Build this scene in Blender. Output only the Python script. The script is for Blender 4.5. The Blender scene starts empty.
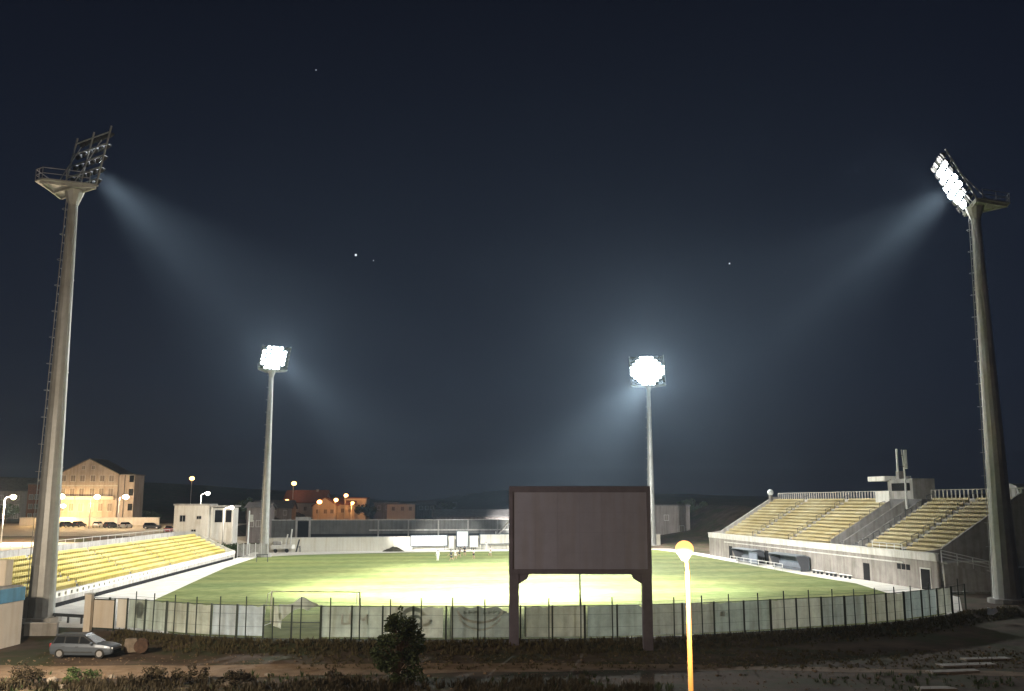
import bpy, math, random
from mathutils import Vector, Matrix
random.seed(7)
R = math.radians
sc = bpy.context.scene
col = sc.collection

# ------------------------------------------------------------------ camera, sky, exposure
FPX, EYE = 940.0, 10.0
PITCH = math.atan((502 - 345.5) / FPX)
cam = bpy.data.objects.new('camera', bpy.data.cameras.new('camera'))
col.objects.link(cam)
cam.location = (0, 0, EYE)
cam.rotation_euler = (R(90) + PITCH, 0, 0)
cam.data.sensor_width = 36
cam.data.lens = 36 * FPX / 1024
cam.data.clip_end = 6000
sc.camera = cam

w = bpy.data.worlds.new('World'); sc.world = w; w.use_nodes = True
nt = w.node_tree; nt.nodes.clear()
tc = nt.nodes.new('ShaderNodeTexCoord'); sx = nt.nodes.new('ShaderNodeSeparateXYZ')
rp = nt.nodes.new('ShaderNodeValToRGB'); bg = nt.nodes.new('ShaderNodeBackground'); ow = nt.nodes.new('ShaderNodeOutputWorld')
nt.links.new(tc.outputs['Generated'], sx.inputs[0]); nt.links.new(sx.outputs['Z'], rp.inputs[0])
nt.links.new(rp.outputs[0], bg.inputs[0]); nt.links.new(bg.outputs[0], ow.inputs[0])
SKY = [(0.0, (.019, .022, .034)), (.12, (.016, .022, .041)), (.30, (.012, .017, .034)), (.60, (.0062, .0080, .0170))]
e = rp.color_ramp.elements
while len(e) < len(SKY): e.new(.5)
for k, (p_, c_) in enumerate(SKY): e[k].position = p_; e[k].color = c_ + (1,)
bg.inputs[1].default_value = .53

sc.view_settings.view_transform = 'Standard'; sc.view_settings.look = 'None'
sc.view_settings.exposure = 0.0; sc.view_settings.gamma = 1.0
sc.view_settings.use_curve_mapping = False
cy = sc.cycles
cy.use_denoising = True
cy.max_bounces = 6; cy.diffuse_bounces = 3; cy.glossy_bounces = 2; cy.transmission_bounces = 4
cy.transparent_max_bounces = 8; cy.volume_bounces = 0; cy.sample_clamp_indirect = 8

HAZE_DENSITY, HAZE_G = .00013, .60
SPILL = {'LM': 2500, 'RM': 5000, 'FL': 70000, 'FR': 290000}      # W, the stray light round each mast's lamps

# ------------------------------------------------------------------ helpers
def ray(u, v):
    x, up = u - 512, 345.5 - v
    return x, FPX * math.cos(PITCH) - up * math.sin(PITCH), FPX * math.sin(PITCH) + up * math.cos(PITCH)
def ground(u, v, z=0.0):            # the point of level z surveyed at this picture point
    x, y, s = ray(u, v); t = (z - EYE) / s
    return (x * t, y * t, z)
def at(u, v, Y):                    # the point at distance Y
    x, y, s = ray(u, v); t = Y / y
    return (x * t, Y, EYE + s * t)
def smooth(t): t = max(0., min(1., t)); return t * t * (3 - 2 * t)
def lerp(a, b, t): return a + (b - a) * t
def interp(x, pts):
    if x <= pts[0][0]: return pts[0][1]
    for (a, b), (c, d) in zip(pts, pts[1:]):
        if x <= c: return b + (d - b) * (x - a) / (c - a)
    return pts[-1][1]

class MB:
    def __init__(s): s.v = []; s.f = []
    def box(s, cx, cy_, cz, a, b, c, rz=0, taper=1.0):
        n = len(s.v); ca, sa = math.cos(rz), math.sin(rz)
        for z in (-1, 1):
            k = taper if z > 0 else 1.
            for x, y in ((-1, -1), (1, -1), (1, 1), (-1, 1)):
                px, py = x * a / 2 * k, y * b / 2 * k
                s.v.append((cx + px * ca - py * sa, cy_ + px * sa + py * ca, cz + z * c / 2))
        s.f += [(n, n+3, n+2, n+1), (n+4, n+5, n+6, n+7), (n, n+1, n+5, n+4), (n+1, n+2, n+6, n+5), (n+2, n+3, n+7, n+6), (n+3, n, n+4, n+7)]
        return s
    def bx(s, x0, x1, y0, y1, z0, z1): return s.box((x0+x1)/2, (y0+y1)/2, (z0+z1)/2, abs(x1-x0), abs(y1-y0), abs(z1-z0))
    def bar(s, p, q, a, b=None):
        p, q = Vector(p), Vector(q); b = b or a
        d = (q - p).normalized(); up = Vector((0, 0, 1)) if abs(d.z) < .95 else Vector((0, 1, 0))
        x = d.cross(up).normalized(); y = x.cross(d); n = len(s.v)
        for o in (p, q):
            for i, j in ((-1, -1), (1, -1), (1, 1), (-1, 1)): s.v.append(tuple(o + x * i * a / 2 + y * j * b / 2))
        s.f += [(n, n+3, n+2, n+1), (n+4, n+5, n+6, n+7), (n, n+1, n+5, n+4), (n+1, n+2, n+6, n+5), (n+2, n+3, n+7, n+6), (n+3, n, n+4, n+7)]
        return s
    def tube(s, pts, rad, n=8):
        pts = [Vector(p) for p in pts]
        if not isinstance(rad, (list, tuple)): rad = [rad] * len(pts)
        base = len(s.v); up = None
        for i, p in enumerate(pts):
            d = (pts[min(i+1, len(pts)-1)] - pts[max(i-1, 0)]).normalized()
            ref = Vector((0, 1, 0)) if abs(d.y) < .9 else Vector((1, 0, 0))
            x = d.cross(ref).normalized(); y = x.cross(d)
            for k in range(n):
                t = 2 * math.pi * k / n
                s.v.append(tuple(p + x * math.cos(t) * rad[i] + y * math.sin(t) * rad[i]))
        for i in range(len(pts) - 1):
            for k in range(n):
                a = base + i*n + k; b = base + i*n + (k+1) % n
                s.f.append((a, b, b+n, a+n))
        s.f.append(tuple(base + k for k in range(n))[::-1]); s.f.append(tuple(base + (len(pts)-1)*n + k for k in range(n)))
        return s
    def prism(s, poly, z0, z1):
        n = len(s.v); m = len(poly)
        for z in (z0, z1):
            for p in poly: s.v.append((p[0], p[1], z))
        s.f.append(tuple(range(n, n+m))[::-1]); s.f.append(tuple(range(n+m, n+2*m)))
        for i in range(m):
            j = (i+1) % m; s.f.append((n+i, n+j, n+m+j, n+m+i))
        return s
    def sweep_x(s, prof, x0, x1):   # a (y,z) outline pushed along x
        n = len(s.v); m = len(prof)
        for x in (x0, x1):
            for p in prof: s.v.append((x, p[0], p[1]))
        s.f.append(tuple(range(n, n+m))); s.f.append(tuple(range(n+m, n+2*m))[::-1])
        for i in range(m):
            j = (i+1) % m; s.f.append((n+i, n+m+i, n+m+j, n+j))
        return s
    def quad(s, a, b, c, d):
        n = len(s.v); s.v += [tuple(a), tuple(b), tuple(c), tuple(d)]; s.f.append((n, n+1, n+2, n+3)); return s
    def tri(s, a, b, c):
        n = len(s.v); s.v += [tuple(a), tuple(b), tuple(c)]; s.f.append((n, n+1, n+2)); return s
    def ball(s, c, r, nu=10, nv=6, sq=(1, 1, 1)):
        n = len(s.v)
        for j in range(1, nv):
            for i in range(nu):
                t, q = 2*math.pi*i/nu, math.pi*j/nv
                s.v.append((c[0]+r*sq[0]*math.sin(q)*math.cos(t), c[1]+r*sq[1]*math.sin(q)*math.sin(t), c[2]+r*sq[2]*math.cos(q)))
        s.v.append((c[0], c[1], c[2]+r*sq[2])); s.v.append((c[0], c[1], c[2]-r*sq[2])); T = len(s.v)-2
        for j in range(nv-2):
            for i in range(nu):
                a, b = n+j*nu+i, n+j*nu+(i+1) % nu; s.f.append((a, a+nu, b+nu, b))
        for i in range(nu):
            s.f.append((T, n+i, n+(i+1) % nu)); a = n+(nv-2)*nu; s.f.append((T+1, a+(i+1) % nu, a+i))
        return s
    def build(s, name, mat, parent=None, smooth=False, bevel=0, loc=None):
        me = bpy.data.meshes.new(name); me.from_pydata(s.v, [], s.f); me.update()
        if mat: me.materials.append(mat)
        if smooth:
            for p in me.polygons: p.use_smooth = True
        o = bpy.data.objects.new(name, me); col.objects.link(o)
        if parent: o.parent = parent
        if loc: o.location = loc
        if bevel:
            b = o.modifiers.new('bevel', 'BEVEL'); b.width = bevel; b.segments = 2; b.limit_method = 'ANGLE'
        return o

def tag(o, label=None, cat=None, group=None, kind=None):
    if label: o['label'] = label
    if cat: o['category'] = cat
    if group: o['group'] = group
    if kind: o['kind'] = kind
    return o
def thing(name, loc, rz=0, label=None, cat=None, group=None):
    o = bpy.data.objects.new(name, None); col.objects.link(o); o.empty_display_size = .3
    o.location = loc; o.rotation_euler = (0, 0, rz)
    return tag(o, label, cat, group)
def copy_tree(o, parent=None):
    c = o.copy(); col.objects.link(c)
    if parent: c.parent = parent
    for ch in list(o.children): copy_tree(ch, c)
    return c

def pmat(name, c, rough=.75, var=.18, scale=2.5, metal=0, bump=0, c2=None, spec=.4, trans=0, stain=0):
    m = bpy.data.materials.new(name); m.use_nodes = True; t = m.node_tree; N = t.nodes; L = t.links
    b = N['Principled BSDF']; b.inputs['Roughness'].default_value = rough; b.inputs['Metallic'].default_value = metal
    b.inputs['Specular IOR Level'].default_value = spec
    co = N.new('ShaderNodeTexCoord'); no = N.new('ShaderNodeTexNoise'); no.inputs['Scale'].default_value = scale
    no.inputs['Detail'].default_value = 6; no.inputs['Roughness'].default_value = .65
    L.new(co.outputs['Object'], no.inputs['Vector'])
    r = N.new('ShaderNodeValToRGB'); r.color_ramp.elements[0].position = .32; r.color_ramp.elements[1].position = .68
    r.color_ramp.elements[0].color = tuple(max(0, x*(1-var)) for x in c) + (1,)
    r.color_ramp.elements[1].color = (tuple(c2) if c2 else tuple(min(1, x*(1+var)) for x in c)) + (1,)
    L.new(no.outputs['Fac'], r.inputs[0]); src = r.outputs[0]
    if stain:      # rain streaks and grime with a shape of their own
        mp = N.new('ShaderNodeMapping'); mp.inputs['Scale'].default_value = (1.3, 1.3, .12)
        n2 = N.new('ShaderNodeTexNoise'); n2.inputs['Scale'].default_value = 1.4; n2.inputs['Detail'].default_value = 5
        L.new(co.outputs['Object'], mp.inputs[0]); L.new(mp.outputs[0], n2.inputs['Vector'])
        r2 = N.new('ShaderNodeValToRGB'); r2.color_ramp.elements[0].position = .42; r2.color_ramp.elements[1].position = .7
        r2.color_ramp.elements[0].color = (1, 1, 1, 1); k = 1 - stain; r2.color_ramp.elements[1].color = (k, k*.96, k*.9, 1)
        mx = N.new('ShaderNodeMix'); mx.data_type = 'RGBA'; mx.blend_type = 'MULTIPLY'; mx.inputs[0].default_value = 1
        L.new(n2.outputs['Fac'], r2.inputs[0]); L.new(src, mx.inputs[6]); L.new(r2.outputs[0], mx.inputs[7]); src = mx.outputs[2]
    L.new(src, b.inputs['Base Color'])
    if bump:
        bn = N.new('ShaderNodeBump'); bn.inputs['Strength'].default_value = bump; bn.inputs['Distance'].default_value = .05
        L.new(no.outputs['Fac'], bn.inputs['Height']); L.new(bn.outputs[0], b.inputs['Normal'])
    if trans:
        tr = N.new('ShaderNodeBsdfTranslucent'); L.new(src, tr.inputs[0]); ms = N.new('ShaderNodeMixShader'); ms.inputs[0].default_value = trans
        L.new(b.outputs[0], ms.inputs[1]); L.new(tr.outputs[0], ms.inputs[2]); L.new(ms.outputs[0], N['Material Output'].inputs[0])
    return m
def emat(name, c, strength):
    m = bpy.data.materials.new(name); m.use_nodes = True; t = m.node_tree
    b = t.nodes['Principled BSDF']; b.inputs['Base Color'].default_value = (.05, .05, .05, 1)
    b.inputs['Emission Color'].default_value = tuple(c) + (1,); b.inputs['Emission Strength'].default_value = strength
    m.cycles.emission_sampling = 'NONE'
    return m
def lamp(kind, name, loc, power, c, parent=None, size=.2, aim=None, angle=60, blend=.6):
    d = bpy.data.lights.new(name, kind); d.energy = power; d.color = c; d.shadow_soft_size = size
    o = bpy.data.objects.new(name, d); col.objects.link(o); o.location = loc
    if kind == 'SPOT':
        d.spot_size = R(angle); d.spot_blend = blend
        o.rotation_euler = (Vector(aim) - Vector(loc)).to_track_quat('-Z', 'Y').to_euler()
    if parent:
        o.parent = parent
        o.matrix_parent_inverse = Matrix.LocRotScale(parent.location, parent.rotation_euler.to_quaternion(), None).inverted()
    return o

M = {}
M['steel'] = pmat('galvanised_steel', (.42, .43, .43), .5, .12, 1.2, .35, stain=.25)
M['dark_steel'] = pmat('dark_steel', (.05, .055, .06), .55, .2, 4, .3)
M['green_steel'] = pmat('dark_green_steel', (.018, .03, .022), .5, .2, 5)
M['lamp_shell'] = pmat('lamp_shell', (.06, .062, .07), .6, .1, 6, 0, spec=.2)
M['concrete'] = pmat('concrete', (.36, .35, .33), .85, .16, .9, bump=.15, stain=.35)
M['pale_concrete'] = pmat('pale_concrete', (.52, .51, .48), .8, .12, .7, bump=.1, stain=.25)
M['dark_concrete'] = pmat('dark_concrete', (.25, .24, .23), .85, .2, .8, stain=.3)
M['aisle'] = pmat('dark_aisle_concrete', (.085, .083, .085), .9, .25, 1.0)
M['white_wall'] = pmat('white_wall', (.68, .67, .62), .8, .07, .6, stain=.2)
M['cream_wall'] = pmat('cream_wall', (.60, .55, .48), .85, .07, .5, stain=.08)
M['old_cream'] = pmat('old_cream_render', (.42, .36, .31), .85, .12, .5, stain=.25)
M['curtain_glass'] = pmat('curtained_window', (.20, .17, .15), .4, .25, .4)
M['mauve_wall'] = pmat('mauve_wall', (.24, .21, .20), .85, .12, .5, stain=.3)
M['yellow_seat'] = pmat('yellow_seat', (.68, .54, .12), .5, .15, .25, c2=(.72, .62, .28))
M['dim_yellow_seat'] = pmat('dim_yellow_seat', (.40, .32, .13), .6, .25, .25, c2=(.44, .39, .24))  # seat yellow darkened for the weak grazing light on the right stand
M['railing'] = pmat('white_railing', (.62, .62, .60), .5, .1, 3)
M['dark_hole'] = pmat('dark_hole_paint', (.012, .012, .013), .85, .2, 2, spec=.1)  # black for doors, and for the shade inside openings and recesses
M['glass'] = pmat('window_glass', (.012, .014, .017), .15, .1, 2, spec=.6)
M['roof_tile'] = pmat('roof_tile', (.23, .10, .06), .85, .3, 2.5, bump=.2)
M['grey_roof'] = pmat('grey_roof', (.14, .13, .13), .8, .25, 1.5)
M['blue'] = pmat('blue_paint', (.07, .26, .46), .5, .15, 1.0, stain=.2)
M['board_white'] = pmat('board_white', (.78, .82, .84), .45, .04, .8)
M['board_frame'] = pmat('board_frame', (.08, .10, .12), .5, .2, 2)
M['scoreboard'] = pmat('scoreboard_face', (.26, .27, .38), .7, .08, .6, stain=.08)
M['scoreboard_frame'] = pmat('scoreboard_frame', (.11, .10, .14), .7, .2, 1.0)
M['scoreboard_seam'] = pmat('scoreboard_seam', (.21, .215, .30), .7, .1, 1)
M['tyre'] = pmat('tyre', (.02, .02, .02), .85, .2, 5)
M['rim'] = pmat('wheel_rim', (.5, .5, .52), .35, .1, 6, .7)
M['rust'] = pmat('rust', (.06, .034, .022), .85, .4, 4, bump=.3)
M['bark'] = pmat('bark', (.07, .05, .035), .9, .3, 6, bump=.4)
M['rock'] = pmat('rock', (.22, .19, .16), .9, .3, 2.5, bump=.4)
M['skin'] = pmat('skin', (.45, .28, .2), .6, .06, 8)
M['hair'] = pmat('hair', (.03, .02, .015), .6, .2, 9)
M['white_cloth'] = pmat('white_cloth', (.75, .75, .73), .85, .06, 4)
M['dark_cloth'] = pmat('dark_cloth', (.035, .04, .05), .85, .2, 4)
M['led'] = emat('floodlight_lens_lit', (.90, .97, 1.0), 60)
M['unlit_lens'] = pmat('floodlight_lens_unlit', (.06, .065, .07), .25, .1, 3, spec=.4)
M['glint_led'] = emat('floodlight_lens_glint', (.9, .95, 1.0), 1.3)  # weak glow painted on a few lenses as reflector glints
M['sodium'] = emat('sodium_lens', (1.0, .45, .13), 2.5)
M['orange_lens'] = emat('far_sodium_lens', (1.0, .42, .13), 11)
M['warm_white'] = emat('warm_white_lens', (1.0, .80, .52), 14)
M['cool_lens'] = emat('white_lens', (1.0, .93, .82), 12)
M['star'] = emat('starlight', (.9, .95, 1.0), 1.0)

def leaf_mat(name, c1, c2):
    return pmat(name, c1, .7, .25, 1.4, c2=c2, trans=.25, spec=.25)
M['leaf_dark'] = leaf_mat('dark_leaves', (.035, .05, .02), (.06, .085, .03))
M['leaf_mid'] = leaf_mat('green_leaves', (.05, .09, .03), (.09, .13, .045))
M['weed_dark'] = leaf_mat('dark_dry_weeds', (.035, .026, .016), (.075, .06, .032))
M['weed'] = leaf_mat('dry_weeds', (.07, .055, .03), (.12, .10, .045))

# ------------------------------------------------------------------ the setting: ground, pitch, hills, haze
FENCE_PIX = [(90, 629.5), (108, 630.5), (126, 631.5), (144, 633), (165, 635.2), (186, 637), (210, 638.6), (236, 639.6), (263, 640.2), (291, 640.8), (320, 641.2),
             (351, 641.4), (382, 641.6), (413, 641.8), (446, 641.8), (478, 641.6), (510, 641.4), (520.5, 641.3), (552.5, 641), (585, 640.6), (617.5, 640),
             (651, 639), (683, 637.8), (715, 636), (744.6, 634.4), (771.5, 632.8), (797.7, 631), (822.7, 629.4), (845.8, 628), (866.8, 626.4),
             (887.6, 624.4), (905.5, 622.4), (923, 620), (938.4, 617.8), (953, 615.4), (966, 612)]
FP = [Vector(ground(*q)) for q in FENCE_PIX]
FY = [(-80, 80), (-45, 79)] + [(p.x, p.y) for p in FP] + [(60, 100), (90, 104)]

def terrain(X, Y):
    yf = interp(X, FY)
    z = lerp(-.5, 0, smooth((Y - (yf - 2.6)) / 2.2))
    xb = -53.6 - .0725 * (Y - 86)                       # back of the left stand
    z += 2.3 * smooth((xb - X) / 5) * smooth((Y - 83) / 8)
    if Y > 176: z += 1.2 * smooth((Y - 176) / 12) * smooth((-52 - X) / 8) * .6
    # earth bank round the far right corner and behind the main stand
    xr = 41 - .139 * (Y - 183)
    z += 5.4 * smooth((X - (xr + 9)) / 16) * smooth((Y - 104) / 10)
    z += 3.6 * smooth((Y - 206) / 26) * smooth((X - 22) / 30)
    far = max(0, Y - 222)
    z += min(far, 180) * (.028 if X < 0 else lerp(.028, .010, smooth(X / 50)))
    hill = smooth((Y - 380) / 380)
    if hill:
        z += hill * (3 + 3 * math.sin(X * .0061 + 2.2) + 3 * math.sin(X * .017 + .7) + 2.2 * math.sin(X * .045 + Y * .01) + 16 * smooth((-150 - X) / 300))
    side = smooth((abs(X) - 120) / 300)
    z += side * 2
    return z

xs = [-1150, -800, -550, -400, -300, -240, -190, -150, -120, -100, -90] + [-80 + 1.5 * i for i in range(116)] + [96, 102, 110, 120, 140, 170, 210, 260, 330, 420, 560, 800, 1150]
ys = [-50, -20, 0, 15, 25, 32, 38] + [42 + .8 * i for i in range(86)] + [112 + 2.5 * i for i in range(60)] + [264, 274, 285, 300, 316, 334, 355, 380, 405, 430, 460, 490, 520, 555, 590, 630, 680, 740, 820, 950, 1150, 1380]
gm = MB()
for y in ys:
    for x in xs: gm.v.append((x, y, terrain(x, y)))
nx = len(xs)
for j in range(len(ys) - 1):
    for i in range(nx - 1):
        a = j * nx + i; gm.f.append((a, a + 1, a + nx + 1, a + nx))
def ground_mat():
    m = pmat('dirt', (.062, .042, .030), .95, .35, .35, c2=(.105, .076, .054), bump=.5, spec=.15)
    t = m.node_tree; N = t.nodes; L = t.links; b = N['Principled BSDF']
    src = b.inputs['Base Color'].links[0].from_socket
    co = N.new('ShaderNodeTexCoord'); n1 = N.new('ShaderNodeTexNoise'); n1.inputs['Scale'].default_value = .16; n1.inputs['Detail'].default_value = 8; n1.inputs['Roughness'].default_value = .7
    L.new(co.outputs['Object'], n1.inputs['Vector'])
    r = N.new('ShaderNodeValToRGB'); r.color_ramp.elements[0].position = .47; r.color_ramp.elements[1].position = .57
    L.new(n1.outputs['Fac'], r.inputs[0])
    mx = N.new('ShaderNodeMix'); mx.data_type = 'RGBA'; mx.inputs[7].default_value = (.042, .045, .02, 1)
    L.new(r.outputs[0], mx.inputs[0]); L.new(src, mx.inputs[6]); L.new(mx.outputs[2], b.inputs['Base Color'])
    return m
tag(gm.build('ground', ground_mat(), smooth=True), kind='structure')

def sheet(name, poly, z, mat):
    m = MB(); n = len(poly); m.v = [(p[0], p[1], z) for p in poly]; m.f = [tuple(range(n))]
    return tag(m.build(name, mat), kind='structure')
def off(p, d): return (p[0], p[1] + d)
nearline = [(p.x, p.y + .7) for p in FP]
apron = [(FP[0].x - 4, FP[0].y + 1.5)] + nearline + [(47.6, 103), (48.0, 110), (38.6, 183), (33, 214), (-52, 193.5), (-49.6, 172), (-43.9, 90)]
M['apron'] = pmat('apron_concrete', (.64, .62, .57), .8, .14, .5, bump=.1)
sheet('track', apron, .012, M['apron'])
def grass_mat():
    m = pmat('pitch_grass', (.15, .185, .06), .85, .2, .6, c2=(.215, .245, .10), bump=.25, spec=.06)
    t = m.node_tree; N = t.nodes; L = t.links; b = N['Principled BSDF']
    src = b.inputs['Base Color'].links[0].from_socket
    co = N.new('ShaderNodeTexCoord'); mp = N.new('ShaderNodeMapping'); mp.inputs['Rotation'].default_value = (0, 0, R(-9))
    wv = N.new('ShaderNodeTexWave'); wv.bands_direction = 'Y'; wv.inputs['Scale'].default_value = .031; wv.inputs['Distortion'].default_value = .5; wv.inputs['Detail'].default_value = 1
    L.new(co.outputs['Object'], mp.inputs[0]); L.new(mp.outputs[0], wv.inputs['Vector'])
    r = N.new('ShaderNodeValToRGB'); r.color_ramp.elements[0].position = .4; r.color_ramp.elements[1].position = .6
    r.color_ramp.elements[0].color = (.80, .83, .76, 1); r.color_ramp.elements[1].color = (1, 1, 1, 1)
    n1 = N.new('ShaderNodeTexNoise'); n1.inputs['Scale'].default_value = .07; n1.inputs['Detail'].default_value = 7
    L.new(co.outputs['Object'], n1.inputs['Vector'])
    r1 = N.new('ShaderNodeValToRGB'); r1.color_ramp.elements[0].position = .35; r1.color_ramp.elements[1].position = .7
    r1.color_ramp.elements[0].color = (.86, .92, .9, 1); r1.color_ramp.elements[1].color = (1.15, 1.05, 1, 1)
    L.new(n1.outputs['Fac'], r1.inputs[0]); L.new(wv.outputs['Fac'], r.inputs[0])
    for s_ in (r.outputs[0], r1.outputs[0]):
        mx = N.new('ShaderNodeMix'); mx.data_type = 'RGBA'; mx.blend_type = 'MULTIPLY'; mx.inputs[0].default_value = 1
        L.new(src, mx.inputs[6]); L.new(s_, mx.inputs[7]); src = mx.outputs[2]
    L.new(src, b.inputs['Base Color'])
    return m
grassline = [p for p in nearline if -28 < p[0] < 40]
pitch_poly = grassline + [ground(890, 594), ground(856, 583.5), ground(803, 575), ground(735, 562.5), ground(690, 554), ground(655, 549.5), ground(520, 551), ground(400, 552.5),
              ground(300, 555), ground(258, 557), ground(225, 568), ground(198, 580), ground(172, 592), ground(150, 602), ground(139, 611)]
sheet('pitch', [(p[0], p[1] + .3) if i < len(grassline) else p for i, p in enumerate(pitch_poly)], .022, grass_mat())
M['lot'] = pmat('lot_asphalt', (.42, .37, .29), .9, .2, .3)
lot = MB()
lx = [-140, -120, -104, -92, -82, -72, -66, -61]
for y in (150, 165, 180, 200, 220, 240, 262): 
    for x in lx: lot.v.append((x, y, terrain(x, y) + .03))
for j in range(6):
    for i in range(len(lx) - 1):
        a = j * len(lx) + i; lot.f.append((a, a + 1, a + len(lx) + 1, a + len(lx)))
tag(lot.build('parking_lot', M['lot']), kind='structure')
rd = MB()
rx = [-60 + 3 * i for i in range(44)]
for x in rx:
    yc = 62.3 + .9 * math.sin(x * .09 + 1) - .012 * max(0, x) - .06 * max(0, x - 20)
    wd = 4.4 if x < -12 else max(1.5, 4.4 - (x + 12) * .10)
    wd += .5 * math.sin(x * .7)
    rd.v += [(x, yc - wd / 2, -.488), (x, yc + wd / 2, -.488)]
for i in range(len(rx) - 1): rd.f.append((2*i, 2*i+2, 2*i+3, 2*i+1))
M['track_dirt'] = pmat('packed_dirt', (.17, .12, .08), .95, .25, .8, c2=(.24, .175, .12), bump=.3, spec=.15)
tag(rd.build('dirt_road', M['track_dirt']), kind='structure')

hz = MB().bx(-1190, 1190, -60, 1420, -2.0, 62).build('haze', None)
hm = bpy.data.materials.new('thin_haze'); hm.use_nodes = True; hm.node_tree.nodes.clear()
pv = hm.node_tree.nodes.new('ShaderNodeVolumePrincipled'); mo = hm.node_tree.nodes.new('ShaderNodeOutputMaterial')
pv.inputs['Color'].default_value = (.55, .76, 1.0, 1); pv.inputs['Density'].default_value = HAZE_DENSITY; pv.inputs['Anisotropy'].default_value = HAZE_G
hm.node_tree.links.new(pv.outputs[0], mo.inputs['Volume']); hz.data.materials.append(hm); tag(hz, kind='stuff')
hz['label'] = 'thin pale night haze over the stadium'

# ------------------------------------------------------------------ floodlight masts
FLOOD = (1.0, .99, .93)
def disc(c, n_, r, k=12):
    m = MB(); x = n_.cross(Vector((0, 0, 1))).normalized(); y = n_.cross(x)
    m.v = [tuple(c + x * r * math.cos(2*math.pi*i/k) - y * r * math.sin(2*math.pi*i/k)) for i in range(k)]; m.f = [tuple(range(k))]
    return m
def mast(base, H, aim, label, r0=1.12, r1=.40, nw=6, nh=5, bw=5.4, bh=4.4, lean=27, lit=None, ladder_side=-1):
    hd = math.atan2(aim[1] - base[1], aim[0] - base[0]) - R(90)       # local +y looks at the pitch
    t = thing('floodlight_mast', (base[0], base[1], 0), hd, label, 'floodlight mast', 'floodlight masts at the pitch corners')
    p = MB(); segs = 9
    pts = [(0, 0, .45 + (H - .45) * i / segs) for i in range(segs + 1)]; rad = [lerp(r0, r1, (i / segs) ** .85) for i in range(segs + 1)]
    p.tube(pts, rad, 14); po = p.build('pole', M['steel'], t, smooth=False)
    for i in range(1, segs, 2): MB().tube([(0, 0, pts[i][2] - .06), (0, 0, pts[i][2] + .06)], rad[i] + .04, 14).build('collar', M['steel'], po)
    MB().tube([(0, 0, 0), (0, 0, .45)], r0 + .55, 14).build('footing', M['concrete'], t, bevel=.04)
    la = MB(); x = ladder_side
    cs, sn = math.cos(-hd), math.sin(-hd)
    d = Vector((cs * x, sn * x, 0)); q = Vector((-d.y, d.x, 0))
    for k in (-1, 1): la.tube([d * (r0 + .12) + q * .22 * k + Vector((0, 0, .6)), d * (r1 + .12) + q * .22 * k + Vector((0, 0, H))], .035, 5)
    n = int(H / .8)
    for i in range(n):
        f = i / n; rr = lerp(r0, r1, f) + .12; z = .8 + (H - 1) * f
        la.bar(d * rr + q * .22 + Vector((0, 0, z)), d * rr - q * .22 + Vector((0, 0, z)), .03)
        if i % 3 == 0 and i > 2:
            c = [d * (rr + .38 * math.sin(a)) + q * .36 * math.cos(a) + Vector((0, 0, z)) for a in [math.pi * k / 6 for k in range(7)]]
            la.tube(c, .02, 4)
    la.build('ladder', M['steel'], t)
    # platform: a wedge running out behind the lamp bank
    pl = MB()
    pl.prism([(-bw/2 - .2, .55), (bw/2 + .2, .55), (bw/2, -.2), (.55, -3.4), (-.55, -3.4), (-bw/2, -.2)][::-1], H, H + .14)
    for a, b in (((-bw/2, .3), (0, -3.2)), ((bw/2, .3), (0, -3.2)), ((-bw/2, .4), (bw/2, .4)), ((-bw/3, -.9), (bw/3, -.9))): pl.bar((a[0], a[1], H - .12), (b[0], b[1], H - .12), .14, .22)
    pl.tube([(0, 0, H - 1.5), (0, 0, H - .05)], [r1, r1 + .5], 10)
    pl.build('platform', M['steel'], t)
    ra = MB()
    loop = [(-bw/2, -.2), (-.55, -3.35), (.55, -3.35), (bw/2, -.2)]
    for a, b in zip(loop, loop[1:]):
        for z in (.6, 1.1): ra.bar((*a, H + z), (*b, H + z), .05)
        for f in (0, .5, 1): ra.bar((lerp(a[0], b[0], f), lerp(a[1], b[1], f), H + .14), (lerp(a[0], b[0], f), lerp(a[1], b[1], f), H + 1.12), .05)
    ra.build('railing', M['steel'], t)
    # lamp bank, leaning out over the pitch
    L = R(lean); U = Vector((0, math.sin(L), math.cos(L))); O = Vector((0, .45, H + .2))
    fr = MB()
    for i in range(nw + 1):
        xx = -bw/2 + bw * i / nw
        if i in (0, nw // 2, nw): fr.bar(O + Vector((xx, 0, 0)), O + Vector((xx, 0, 0)) + U * bh, .12)
    for j in range(nh):
        fr.bar(O + Vector((-bw/2, 0, 0)) + U * (bh * (j + .5) / nh), O + Vector((bw/2, 0, 0)) + U * (bh * (j + .5) / nh), .09)
    for k in (-1, 1): fr.bar((k * bw * .3, -1.0, H + .14), O + Vector((k * bw * .3, 0, 0)) + U * bh * .8, .08)
    fr.build('lamp_frame', M['steel'], t)
    for j in range(nh):
        for i in range(nw):
            xx = -bw/2 + bw * (i + .5) / nw + random.uniform(-.04, .04)
            c = O + Vector((xx, .18, 0)) + U * (bh * (j + .5) / nh)
            tilt = R(-34 + random.uniform(-5, 5)); yaw = random.uniform(-.22, .22)
            nrm = Vector((math.sin(yaw) * math.cos(tilt), math.cos(yaw) * math.cos(tilt), math.sin(tilt)))
            state = lit(i, j) if lit else 'led'
            h = MB().tube([c, c + nrm * .16, c + nrm * .34], [.15, .33, .37], 10).build('floodlight', M['lamp_shell'], t)
            disc(c + nrm * .343, nrm, .33).build('lens', M['led' if state == 'led' else 'glint_led' if state == 'dim' else 'unlit_lens'], h)
    return t, Vector((base[0], base[1], 0)), hd
def head(base, H, hd, y=1.6, z=2.4): return Vector((base[0] - math.sin(hd) * y, base[1] + math.cos(hd) * y, H + z))

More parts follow.
